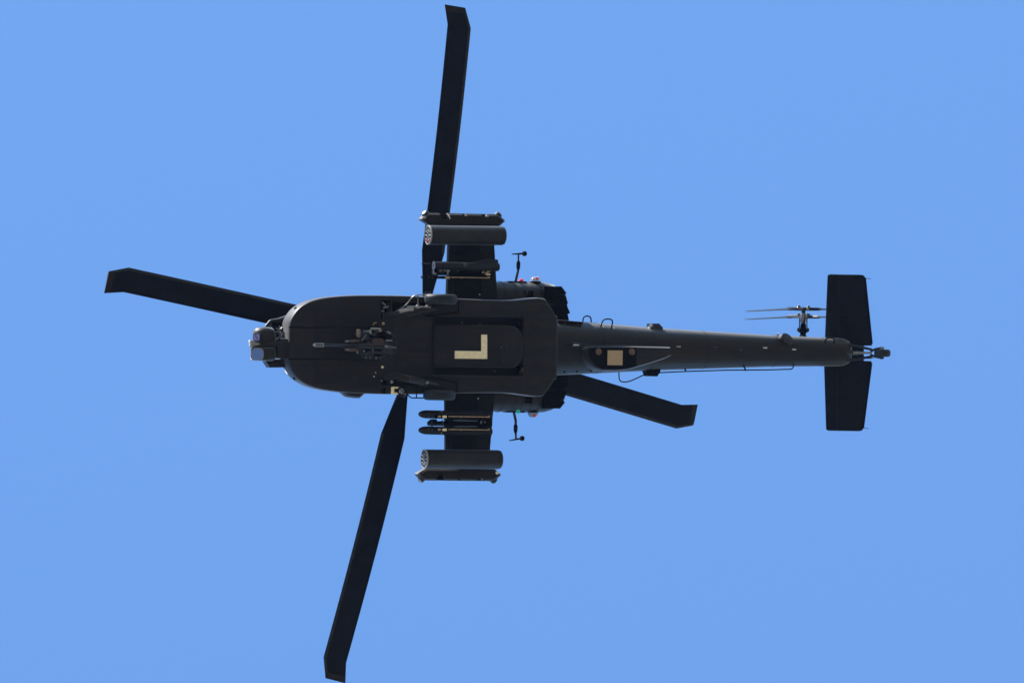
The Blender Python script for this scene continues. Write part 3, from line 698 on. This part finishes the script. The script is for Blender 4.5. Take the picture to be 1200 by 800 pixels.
# night sensor fairing and cable elbow on the port side, skid on the starboard side
bm = NB(); tube(bm, [P(311.5, 383, .7), P(317.4, 376.6, .7)], [.035, .05], 10); tube(bm, [P(317, 376.4, .72), P(326, 376.4, .72), P(338, 373.6, .72)], [.045, .07, .09], 12); link('cable_conduit', bm, PAINT, tt)
bm = NB(); prism(bm, [P(318, 378, .68), P(337, 375, .68), P(338, 392, .68), P(322, 392, .68)], (0, 0, .3)); link('upper_fairing', bm, BLACK, tt)
bm = NB(); pbox(bm, 318, 338, 383, 402, .56, .66, .01); link('bulkhead', bm, BLACK, tt)
bm = NB(); 
for k in range(7):
    a_ = k * .9; c = P(328, 387, .5); tube(bm, [c, c + Vector((math.cos(a_) * .09, math.sin(a_) * .09, -.03 * (k % 2)))], [.02, .012], 6)
tube(bm, [P(328, 388, .45), P(330.5, 392, .42), P(329, 395, .42), P(332, 399, .4)], .02, 6); tube(bm, [P(324, 398, .4), P(329, 392, .45)], .012, 6)
tube(bm, [P(331.5, 397, .38), P(332, 400, .38)], .026, 8)
link('wiring_loom', bm, METAL, tt)
bm = NB(); prism(bm, [P(311.6, 423, .4), P(316.4, 430.6, .4), P(330, 430.4, .4), P(336, 430.5, .4), P(336, 421, .4), P(322, 421, .4)], (0, 0, .25)); link('lower_fairing', bm, PAINT, tt)
bm = NB(); tube(bm, [P(318, 427.5, .38), P(321, 424, .33), P(327, 427, .36)], .016, 6); link('cable', bm, DMETAL, tt)

# ---- chain gun under the belly
gz = -.42
bm = NB(); pbox(bm, 436, 452, 394, 411.6, -.16, .05, .03, 2); pbox(bm, 430, 455, 398.6, 408.5, -.34, -.15, .03, 2); gun = link('chain_gun', bm, DMETAL, heli)
bm = NB(); tube(bm, [P(378, 404.1, gz), P(431, 404.7, gz)], [.028, .036], 14); link('barrel', bm, DMETAL, gun)
bm = NB(); tube(bm, [P(367, 404.1, gz), P(369.4, 404.1, gz), P(379, 404.1, gz)], [.022, .04, .042], 14); 
mz = link('muzzle_brake', bm, RIM, gun)
for s in (-1, 0, 1):
    bm = NB(); tube(bm, [P(370, 404.1 + s*1.3, gz - .04), P(378.4, 404.1 + s*1.3, gz - .04)], .007, 6); link('vent', bm, DMETAL, mz)
bm = NB(); tube(bm, [P(379, 403.1, gz - .005), P(408, 403.3, gz)], .010, 6); tube(bm, [P(379, 405.3, gz - .005), P(403, 405.5, gz)], .010, 6); link('barrel_rib', bm, DMETAL, gun)
for q in (399.7, 409.7):
    x0_ = 410.5 if q < 404 else 408.5
    bm = NB(); tube(bm, [P(404.4, q, gz), P(409, q, gz)], [.018, .022], 8); link('recoil_tip', bm, METAL, gun)
    bm = NB()
    for k in range(10): 
        a = P(x0_ + k * (1.0), q, gz + .01); lathe(bm, a, (1, 0, 0), [(0, .026), (.005, .038), (.012, .038), (.017, .026)], 10)
    link('recoil_spring', bm, COPPER, gun)
    bm = NB(); tube(bm, [P(409, q, gz + .01), P(424, q, gz + .01)], .022, 8); link('recoil_rod', bm, DMETAL, gun)
for p0, p1, q0, q1, zz, m_ in [(423, 434, 389, 399, -.30, DMETAL), (433, 452, 386.5, 395, -.34, BLACK), (428, 446, 409.5, 417.5, -.33, BLACK), (446, 459, 391, 401, -.28, BLACK), (447, 460, 409, 413.5, -.3, DMETAL),
                               (421, 429, 409, 415, -.36, DMETAL), (412, 424, 401, 407.6, -.38, BLACK), (436, 441, 389, 393.6, -.42, DMETAL), (430, 435, 411, 415.4, -.42, DMETAL), (448, 451.5, 411, 413.4, -.4, METAL)]:
    bm = NB(); pbox(bm, p0, p1, q0, q1, zz, zz + .22, .012); link('mount_block', bm, m_, gun)
bm = NB(); pbox(bm, 420, 437, 401.5, 408.5, gz - .04, gz + .25, .02, 2); link('receiver', bm, DMETAL, gun)
bm = NB(); pbox(bm, 436.5, 450, 396, 405.6, gz - .05, gz + .14, .03, 2); link('ammunition_feed', bm, mat('dark_reddish_brown', (.028, .016, .017), .5), gun)
bm = NB(); tube(bm, [P(402, 408, gz-.02), P(430, 407.3, gz-.06), P(465, 408, gz-.02)], .012, 6); link('cradle_rail', bm, DMETAL, gun)
bm = NB(); pbox(bm, 452, 460, 398, 400, gz, gz + .05, .008); pbox(bm, 451, 455, 404.5, 407.5, gz - .03, gz + .05, .01); tube(bm, [P(455, 406, gz), P(464, 407.6, gz)], .02, 8); link('feed_fitting', bm, METAL, gun)
wire('frame_hoop', [P(426, 388, gz), P(433.5, 385.6, gz), P(446, 386, gz), P(455, 390, gz), P(464, 394.5, gz), P(464.6, 404, gz), P(464.4, 411, gz), P(461, 414.4, gz), P(455, 414.6, gz)], .009, DMETAL, gun, .12)
wire('frame_hoop', [P(424, 417, gz), P(428, 419, gz), P(446, 419.4, gz), P(452, 416, gz)], .012, DMETAL, gun, .08)
for a_, b_, r_, m_ in [((433.8, 385.4), (434, 391), .026, RIM), ((434.6, 385.2), (446, 385.8), .024, RIM), ((453.6, 388.8), (457.6, 391), .022, RIM), ((429, 389.4), (424, 397), .022, DMETAL),
                       ((426, 387.8), (433, 387.6), .02, METAL), ((424, 399), (428.6, 392), .016, METAL), ((437, 409), (435.6, 413), .02, METAL), ((439, 388), (443.5, 388.2), .03, DMETAL),
                       ((428, 418.8), (430, 418.8), .024, METAL), ((433, 419), (434.6, 419), .022, METAL), ((440, 419), (441.5, 419.2), .026, RIM), ((445, 419), (446.6, 419), .022, COPPER),
                       ((419, 411), (418.8, 414), .018, METAL), ((425.6, 411.4), (426.8, 411.4), .022, RIM), ((420, 405), (426, 407), .02, METAL), ((444, 387.4), (446.6, 387), .03, RAILTAN), ((424, 414), (438, 416), .03, DMETAL), ((430, 412), (452, 413.5), .035, DMETAL)]:
    bm = NB(); tube(bm, [P(*a_, gz + .02), P(*b_, gz + .02)], r_, 8); link('linkage', bm, m_, gun)
bm = NB(); c = P(420, 389.6, gz); lathe(bm, P(420, 385.4, gz), (0, 1, 0), [(0, .03), (.02, .045), (.15, .045), (.175, .03)], 14); link('drive_motor', bm, BROWNG, gun)

# ---- main landing gear
def gear(s):
    wz = -.30
    if s < 0:
        q0, q1 = 344.2, 356.5; a, b = 498.6, 534.8
        arm = [P(449, 371, .12), P(462, 369.5, .05), P(482, 366, -.1), P(500, 361.5, -.2), P(512, 360, -.26)]
        fr = [P(464, 365, 0), P(477, 357, -.12), P(484, 345.6, -.25), P(499, 345.2, -.3)]; vb = [P(489.8, 345.4, -.27), P(489.6, 360, -.2)]
        cyl = [P(468.2, 364.8, -.1), P(478, 362.6, -.14)]; cyl2 = [P(478, 362, -.14), P(484.4, 361.6, -.16)]; rod = [P(477, 359.2, -.16), P(499, 359.6, -.26)]
        nuts = [(489, 358.6), (500.4, 359), (504, 360.4)]; cm, nm = RIM, RIM
    else:
        q0, q1 = 468.6, 456.4; a, b = 496.8, 532.6
        arm = [P(450, 440.5, .12), P(462, 441, .05), P(482, 444.6, -.08), P(500, 449, -.18), P(514, 453, -.24)]
        fr = [P(462, 445, 0), P(472, 451, -.12), P(477.6, 462, -.22), P(481, 466, -.25), P(496.4, 466.2, -.3)]; vb = [P(487.8, 451.8, -.2), P(488, 466, -.25)]
        cyl = [P(480, 443.8, -.12), P(499, 448.6, -.2)]; cyl2 = [P(499, 448.2, -.2), P(512, 452, -.24)]; rod = [P(471, 440.6, -.05), P(482, 441, -.1)]
        nuts = [(458.6, 447.5), (500.4, 448.6)]; cm, nm = DMETAL, METAL
    bm = NB(); tube(bm, arm, [.085, .085, .075, .065, .06], 12); gr = link('landing_gear', bm, PAINT, heli)
    y0, y1 = sorted((P(a, q0, wz).y, P(a, q1, wz).y)); x0, x1 = P(a, q0, wz).x, P(b, q0, wz).x
    r_ = (x1 - x0) / 2; hw = (y1 - y0) / 2; c = Vector(((x0 + x1) / 2, (y0 + y1) / 2, wz))
    bm = NB(); lathe(bm, c, (0, 1, 0), [(-hw*.85, r_*.5), (-hw*.97, r_*.62), (-hw, r_*.76), (-hw*.92, r_*.88), (-hw*.7, r_*.96), (-hw*.35, r_), (hw*.35, r_), (hw*.7, r_*.96), (hw*.92, r_*.88), (hw, r_*.76), (hw*.97, r_*.62), (hw*.85, r_*.5)], 40)
    link('tyre', bm, TYRE, gr, 50)
    bm = NB()
    for k in (-2, -1, 0, 1, 2):
        lathe(bm, c + Vector((0, k * hw * .17, 0)), (0, 1, 0), [(-.004, r_*.99), (-.003, r_ * 1.004), (.003, r_ * 1.004), (.004, r_*.99)], 40)
    link('tread_rib', bm, TYRE, gr, 50)
    bm = NB(); lathe(bm, c, (0, 1, 0), [(-hw*.9, r_*.5), (-hw*.86, .1), (hw*.86, .1), (hw*.9, r_*.5)], 24); link('rim', bm, DMETAL, gr)
    bm = NB(); tube(bm, rnd(fr, .12), .0135, 8); link('wire_cutter', bm, METAL if s < 0 else BLACK, gr)
    bm = NB(); tube(bm, vb, .014, 8); link('brace', bm, METAL if s < 0 else BLACK, gr)
    bm = NB(); tube(bm, cyl, .042, 12); shock = link('shock_strut', bm, cm, gr)
    bm = NB(); tube(bm, cyl2, .05, 12); link('cylinder', bm, cm, shock)
    bm = NB(); tube(bm, rod, .018, 8); link('piston_rod', bm, METAL if s < 0 else COPPER, shock)
    for n_ in nuts:
        bm = NB(); lathe(bm, P(*n_, -.24), (0, 0, -1), [(0, .034), (.03, .034), (.04, .02)], 8); link('pin', bm, nm, gr)
    # the axle fork runs beside the tyre
    bm = NB(); 
    if s < 0: prism(bm, [P(503, 357.2, -.14), P(537, 357.2, -.14), P(536.6, 364.6, -.14), P(517, 367.4, -.14), P(503, 367.6, -.14)], (0, 0, .3))
    else: prism(bm, [P(497, 442.4, -.02), P(534.5, 449, -.02), P(535, 457.6, -.02), P(499, 457.4, -.02)], (0, 0, .1))
    link('axle_fairing', bm, PAINT2, gr)
    bm = NB()
    if s < 0: seam = [P(537.6, 352.6, .035), P(537.4, 365.6, .035), P(520, 368.4, .035), P(498, 370.4, .035)]
    else: seam = [P(494, 441, .035), P(516, 443.6, .035), P(535.6, 448.6, .035), P(535.8, 460, .035)]
    tube(bm, seam, .014, 6); link('door_seal', bm, BLACK, gr)
gear(-1); gear(1)
for (a_, b_) in (((448, 354), (452, 358)), ((449, 360.6), (455, 359.4)), ((447, 364.4), (450, 364.4))):
    bm = NB(); tube(bm, [P(*a_, .15), P(*b_, .15)], .025, 8); link('actuator', bm, METAL, heli)
bm = NB(); tube(bm, [P(535.6, 352.7, .1), P(545.6, 352.4, .1)], .010, 6); link('static_line', bm, METAL, heli)

# ================================================================== stores carried under the wings: things of their own
def rocket_pod(px0, px1, q0, q1, label):
    zc = .34
    pf = P(px0, (q0 + q1) / 2, zc); pr = P(px1, (q0 + q1) / 2 + .9, zc)
    r_ = abs(P(px0, q1, zc).y - P(px0, q0, zc).y) / 2
    t = thing('rocket_pod', (pf.x, pf.y, zc - r_), label, 'rocket pod', 'rocket pods under the stub wings')
    ax = (pr - pf).normalized(); ln = (pr - pf).length
    bm = NB(); lathe(bm, pf, ax, [(.012, r_ * .9), (.012, r_), (ln * .5, r_ * 1.0), (ln - .07, r_ * 1.0), (ln - .02, r_ * .93), (ln, r_ * .78)], 44)
    link('casing', bm, POD, t, 40)
    bm = NB(); n = 44; a1 = Vector((0, 1, 0)); b1 = ax.cross(a1)
    ring = lambda s, rr: [pf + ax * s + (a1 * math.cos(2*math.pi*k/n) + b1 * math.sin(2*math.pi*k/n)) * rr for k in range(n)]
    vr = faces(bm, [ring(.03, r_*1.006), ring(-.004, r_*1.006), ring(-.006, r_*.955), ring(.03, r_*.93)], cap=False); link('front_rim', bm, RIM, t)
    bm = NB(); faces(bm, [ring(.002, r_*.965), ring(.024, r_*.965)]); link('bulkhead', bm, RIM, t)
    cells = [(0, 0)] + [(.385, k * 60) for k in range(6)] + [(.735, k * 30 + 15) for k in range(12)]
    for i, (rr, an) in enumerate(cells):
        c = pf + (a1 * math.cos(R(an)) + b1 * math.sin(R(an))) * rr * r_
        bm = NB(); ri = .150 * r_; ro = .155 * r_
        rg = lambda s, r2: [c + ax * s + (a1 * math.cos(2*math.pi*k/12) + b1 * math.sin(2*math.pi*k/12)) * r2 for k in range(12)]
        vr = faces(bm, [rg(.001, ro * .92), rg(-.004, ro * .92), rg(-.004, ro * .86), rg(.0008, ro * .84)], cap=True)
        link('launch_tube', bm, BLACK, t)
    if q0 < 300:
        c = pf + a1 * .115 + Vector((0, 0, .03)); bm = NB(); lathe(bm, c + ax*.01, -ax, [(0, .03), (.02, .024)], 10); link('red_cap', bm, RED, t)
    for f in (.06, .94):
        bm = NB(); lathe(bm, pf + ax * (ln * f), ax, [(0, r_ * .99), (.002, r_ * 1.004), (.03, r_ * 1.004), (.032, r_*.99)], 44); link('band', bm, POD, t)
    for f in (.42, .6):
        bm = NB(); c = pf + ax * ln * f; box(bm, c.x - .05, c.x + .05, c.y - .03, c.y + .03, zc + r_ - .01, .63); link('lug', bm, DMETAL, t)
rocket_pod(501.4, 591.0, 264.0, 286.6, 'dark rocket pod under the upper stub wing, one red cap in its pale face')
rocket_pod(496.8, 587.0, 526.2, 548.6, 'dark round rocket pod under the lower stub wing, no red cap in its honeycomb face')

def tip_pod(s, label):
    zc = .78
    if s < 0: xs, q_in, q_out = (495, 592.5), 263.6, 249.2
    else: xs, q_in, q_out = (490.3, 588.0), 548.6, 562.4
    a = P(xs[0], q_in, zc - .14); b = P(xs[1], q_in + .5, zc - .14); yi = a.y; yo = P(xs[0], q_out, zc).y
    L_ = b.x - a.x; W = abs(yo - yi)
    t = thing('wingtip_pod', (a.x, (yi + yo) / 2, zc - .14), label, 'dispenser pod', 'faceted pods on the wing tips')
    def yy(f): return yi + s * W * f       # 0 inboard, 1 outboard
    out = [(0, .48), (.012, .38), (.10, 0), (.93, 0), (.995, .40), (1, .50), (.975, .66), (.94, .86), (.90, 1), (.07, 1), (.015, .62)]
    bm = NB(); stack(bm, [(a.x + L_ * f, yy(g_)) for f, g_ in out], [(.04, zc - .14), (.0, zc - .09), (0, zc + .12), (.04, zc + .16)])
    sh = link('shell', bm, PAINT, t, 30)
    cb = NB()
    for (f0, f1, f2, f3) in [((.20), (.315), (.335), (.24))]:
        pts = [(a.x + L_ * f0, yy(1.05)), (a.x + L_ * f1, yy(1.05)), (a.x + L_ * f2, yy(.52)), (a.x + L_ * f3, yy(.52))]
        faces(cb, [[(x, y, -.0 + zc - .3) for x, y in pts], [(x, y, zc + .06) for x, y in pts]])
    for f0, f1, g_ in ((.482, .535, .80), (.712, .792, .76)):
        x0, x1 = a.x + L_ * f0, a.x + L_ * f1; y0, y1 = sorted((yy(g_), yy(1.1)))
        box(cb, x0, x1, y0, y1, zc - .3, zc + .05)
    cut(sh, cb)
    bm = NB(); x0 = a.x + L_ * .2; 
    for k in range(3):
        xx = a.x + L_ * (.25 + k * .03); tube(bm, [(xx, yy(.6), zc), (xx, yy(.9), zc)], .02, 8)
    link('dispenser_cell', bm, BLACK, t)
    bm = NB()
    tube(bm, [(a.x + L_ * .765, yy(.78), zc - .1), (a.x + L_ * .78, yy(.9), zc - .08)], .015, 6); link('fitting', bm, METAL, t)
    for f, g_ in ((.055, .90), (.935, .92)):
        bm = NB(); c = Vector((a.x + L_ * f, yy(g_), zc - .02)); d = Vector((-1 if f < .5 else 1, s * .9, -.35)).normalized()
        lathe(bm, c - d * .08, d, [(0, .075), (.07, .085), (.10, .08), (.13, .05)], 16); hd = link('warning_sensor', bm, PAINT if s > 0 else PAINT2, t)
        bm = NB(); lathe(bm, c + d * .05, d, [(0, .052), (.004, .04)], 16); link('lens', bm, RIM if f < .5 else BLACK, hd)
    if s > 0:
        c = P(582.6, 553.6, zc - .15); bm = NB(); lathe(bm, (c.x, c.y, zc - .13), (0, 0, -1), [(0, .036), (.02, .034), (.035, .018)], 14); link('lamp', bm, TAN, t)
tip_pod(-1, 'long faceted grey pod at the upper wing tip, sunlit along its outer edge')
tip_pod(1, 'long faceted grey pod at the lower wing tip, small tan lamp near its rear')

# missile launchers
def launcher(s, label):
    zt = .60
    if s > 0:
        c0 = 496.4; rails = (488, 503.2); x0, x1 = 505, 577
    else:
        c0 = 318.5; rails = (310.5, 325.2); x0, x1 = 509, 584
    o_ = P(540, c0, zt); t = thing('missile_launcher', (o_.x, o_.y, .63), label, 'missile launcher', 'missile launchers under the stub wings')
    bm = NB()
    if s > 0: pbox(bm, x0, x1 - 4, c0 - 3.2, c0 + 3.2, .34, .60, .02); pbox(bm, 561, 577.5, c0 - 4, c0 + 3.6, .28, .40, .03, 2)
    else: pbox(bm, 512, 580, c0 - 1.6, c0 + 5.2, .34, .60, .02)
    link('frame', bm, BLACK, t)
    for i, q in enumerate(rails):
        if s < 0 and i == 0: continue
        zr = .13 if s > 0 else .20
        xr0, xr1 = (511, 576) if s > 0 else (495.4, 578)
        bm = NB(); pbox(bm, xr0, xr1, q - 2.4, q + 2.6, zr + .02, zr + .14, .01); rl = link('rail', bm, BLACK, t)
        bm = NB(); pbox(bm, 525.5 if s > 0 else 528, 574, q - .9, q + 1.0, zr, zr + .05, .004); link('rail_shoe', bm, RAILTAN, rl)
        bm = NB(); pbox(bm, 519 if s > 0 else 522.5, 523.6 if s > 0 else 527, q - 1.4, q + 1.6, zr - .008, zr + .05, .006); link('latch', bm, TAN if s > 0 else BROWNTAN, rl)
        bm = NB(); pbox(bm, 513.5, 517, q - 1.3, q + 1.0, zr, zr + .05, .006); link('connector', bm, RAILTAN if s > 0 else DMETAL, rl)
        for k, px in enumerate((503, 507, 570.5, 573.2, 531, 541)):
            bm = NB(); c = P(px, q - .4 + (k % 3) * .4, zr); lathe(bm, (c.x, c.y, zr + .03), (0, 0, -1), [(0, .014), (.045, .012)], 8); link('bolt', bm, DMETAL if k < 2 else BROWNTAN, rl)
        # standoffs between rail and frame
        for px in (530, 562):
            bm = NB(); c = P(px, q, .3); tube(bm, [(c.x, c.y, zr + .1), (c.x, P(px, c0, .45).y, .42)], .03, 8); link('bracket', bm, BLACK, t)
    if s > 0:
        for (a_, b_, m_) in [((504.6, 494.4), (507.4, 494.4), BLACK), ((505.4, 492.4), (506.4, 499.6), DMETAL), ((508, 497.5), (519, 497.6), DMETAL), ((518, 492), (519.4, 499), DMETAL), ((563, 494), (567, 494), DMETAL), ((568, 494.2), (569, 494.3), RIM), ((563.6, 493), (563.8, 496.2), METAL)]:
            bm = NB(); tube(bm, [P(*a_, .27), P(*b_, .27)], .018, 6); link('cable', bm, m_, t)
        for px in (505.4, 508.6): 
            bm = NB(); lathe(bm, P(px, 494.5, .33), (-1, 0, 0), [(-.05, .07), (.03, .06), (.06, .02)], 10); link('connector', bm, BLACK, t)
    else:
        for p0, p1, q0, q1, zz, m_ in [(508, 513, 316, 322, .30, BLACK), (517.5, 526, 315.4, 319, .28, DMETAL), (538, 560, 316.5, 320.5, .3, BLACK), (563, 577, 316.4, 321.8, .3, BLACK), (509, 577, 306.2, 309, .26, BLACK)]:
            bm = NB(); pbox(bm, p0, p1, q0, q1, zz, zz + .12, .012); link('bracket', bm, m_, t)
        bm = NB(); pbox(bm, 495.4, 507, 307.6, 310.4, .42, .50, .01); rl = link('rail', bm, BLACK, t)
        for px in (497.5, 500, 503): bm = NB(); c = P(px, 309, .42); lathe(bm, (c.x, c.y, .43), (0, 0, -1), [(0, .018), (.03, .012)], 8); link('bolt', bm, DMETAL, rl)
        for (a_, b_, r_, m_) in [((508, 307), (508.2, 321), .018, METAL), ((508.4, 320.6), (511, 321), .022, RIM), ((515, 316.5), (517, 316.6), .035, METAL), ((520, 316), (522.5, 316.4), .03, METAL), ((523.6, 316), (526, 318), .038, RIM), ((524.4, 318.6), (524.6, 322), .02, METAL), ((513, 318), (521, 319), .02, DMETAL),
                                 ((565, 320), (567, 318), .02, RAILTAN), ((568, 321), (572, 319), .02, BROWNTAN), ((570.6, 317), (574, 318.5), .024, RAILTAN), ((570, 321.8), (574.5, 321.6), .016, TAN), ((543, 320), (556, 320), .02, BLACK)]:
            bm = NB(); tube(bm, [P(*a_, .3), P(*b_, .3)], r_, 8); link('cable', bm, m_, t)
launcher(-1, 'missile launcher frame with one bare rail under the upper stub wing')
launcher(1, 'missile launcher frame with two tan rails under the lower stub wing')
def missile(px0, px1, q, zc, r_, label, blunt=False, m_=BLACK, group=None):
    a = P(px0, q, zc); b = P(px1, q + (px1 - px0) * .0166 * 1.3, zc); ln = (b - a).length; ax = (b - a).normalized()
    t = thing('missile', (a.x, a.y, zc - r_), label, 'missile', group)
    bm = NB()
    if blunt: prof = [(0, r_*.55), (.015, r_*.8), (.05, r_), (ln * .62, r_), (ln * .64, r_ * 1.0), (ln - .05, r_), (ln - .01, r_ * .85), (ln, r_ * .5)]
    else: prof = [(0, .001), (.012, r_*.35), (.04, r_*.62), (.09, r_*.85), (.15, r_*.97), (.22, r_), (ln - .05, r_), (ln, r_ * .8)]
    lathe(bm, a, ax, prof, 24); body = link('body', bm, m_, t, 40)
    if not blunt:
        for k in range(4):
            an = R(45 + 90 * k); d = Vector((0, math.cos(an), math.sin(an)))
            for f0, f1, h in ((.84, .98, .055), (.30, .36, .03)):
                p0 = a + ax * ln * f0; p1 = a + ax * ln * f1
                bm = NB(); prism(bm, [p0 + d * r_ * .95, p1 + d * r_ * .95, p1 + d * (r_ + h), p0.lerp(p1, .35) + d * (r_ + h)], ax.cross(d) * .006); link('fin', bm, m_, t)
        for f in (.12, .26): 
            bm = NB(); lathe(bm, a + ax * ln * f, ax, [(0, r_ * .99), (.002, r_ * 1.01), (.02, r_ * 1.01), (.022, r_ * .99)], 24); link('band', bm, DMETAL, t)
        s_ = -1 if q < 496 else 1
        bm = NB(); c = P(518, q + s_ * 3.4, zc - .1); lathe(bm, (c.x, c.y, zc - r_*.72), (0, s_*.3, -1), [(0, .02), (.02, .014)], 8); link('fitting', bm, RAILTAN, t)
    return t, a, ax, ln
MB_ = mat('missile_black', (.009, .011, .015), .55, spec=.2)
g_ = 'missiles with domed black noses on the lower wing'
missile(490.2, 576, 485.0, .30, .088, 'black missile with domed nose, nearer the fuselage of the pair under the lower wing', m_=MB_, group=g_)
missile(490.2, 576, 503.8, .30, .088, 'black missile with domed nose, nearer the rocket pod of the pair under the lower wing', m_=MB_, group=g_)
t, a, ax, ln = missile(507.6, 585, 311.2, .30, .092, 'blunt dark training missile under the upper stub wing', blunt=True, m_=MB_)
bm = NB(); c = P(570, 306.6, .3); d = P(583, 306.8, .3); tube(bm, [P(555, 308, .28), c, d], [.03, .06, .05], 10); link('tail_fairing', bm, MB_, t)
bm = NB(); c = P(545.5, 310.4, .2); lathe(bm, (c.x, c.y, .215), (0, 0, -1), [(0, .045), (.008, .04)], 14); link('cover', bm, mat('dull_teal', (.02, .05, .055), .5), t)
bm = NB(); lathe(bm, a, ax, [(.001, .05), (.006, .094), (.02, .094)], 24); link('nose_ring', bm, METAL, t)
hb = NB(); box(hb, -31000, 31000, -31000, 31000, -1.0 - H, 8.0)
hz = link('haze', hb, bpy.data.materials.new('air'), None); hz['kind'] = 'stuff'
hm = hz.data.materials[0]; hm.use_nodes = True; hm.node_tree.nodes.clear()
ho = hm.node_tree.nodes.new('ShaderNodeOutputMaterial'); hv = hm.node_tree.nodes.new('ShaderNodeVolumePrincipled')
hv.inputs['Color'].default_value = (.35, .55, 1, 1); hv.inputs['Density'].default_value = 2.6e-5
hm.node_tree.links.new(hv.outputs[0], ho.inputs['Volume'])
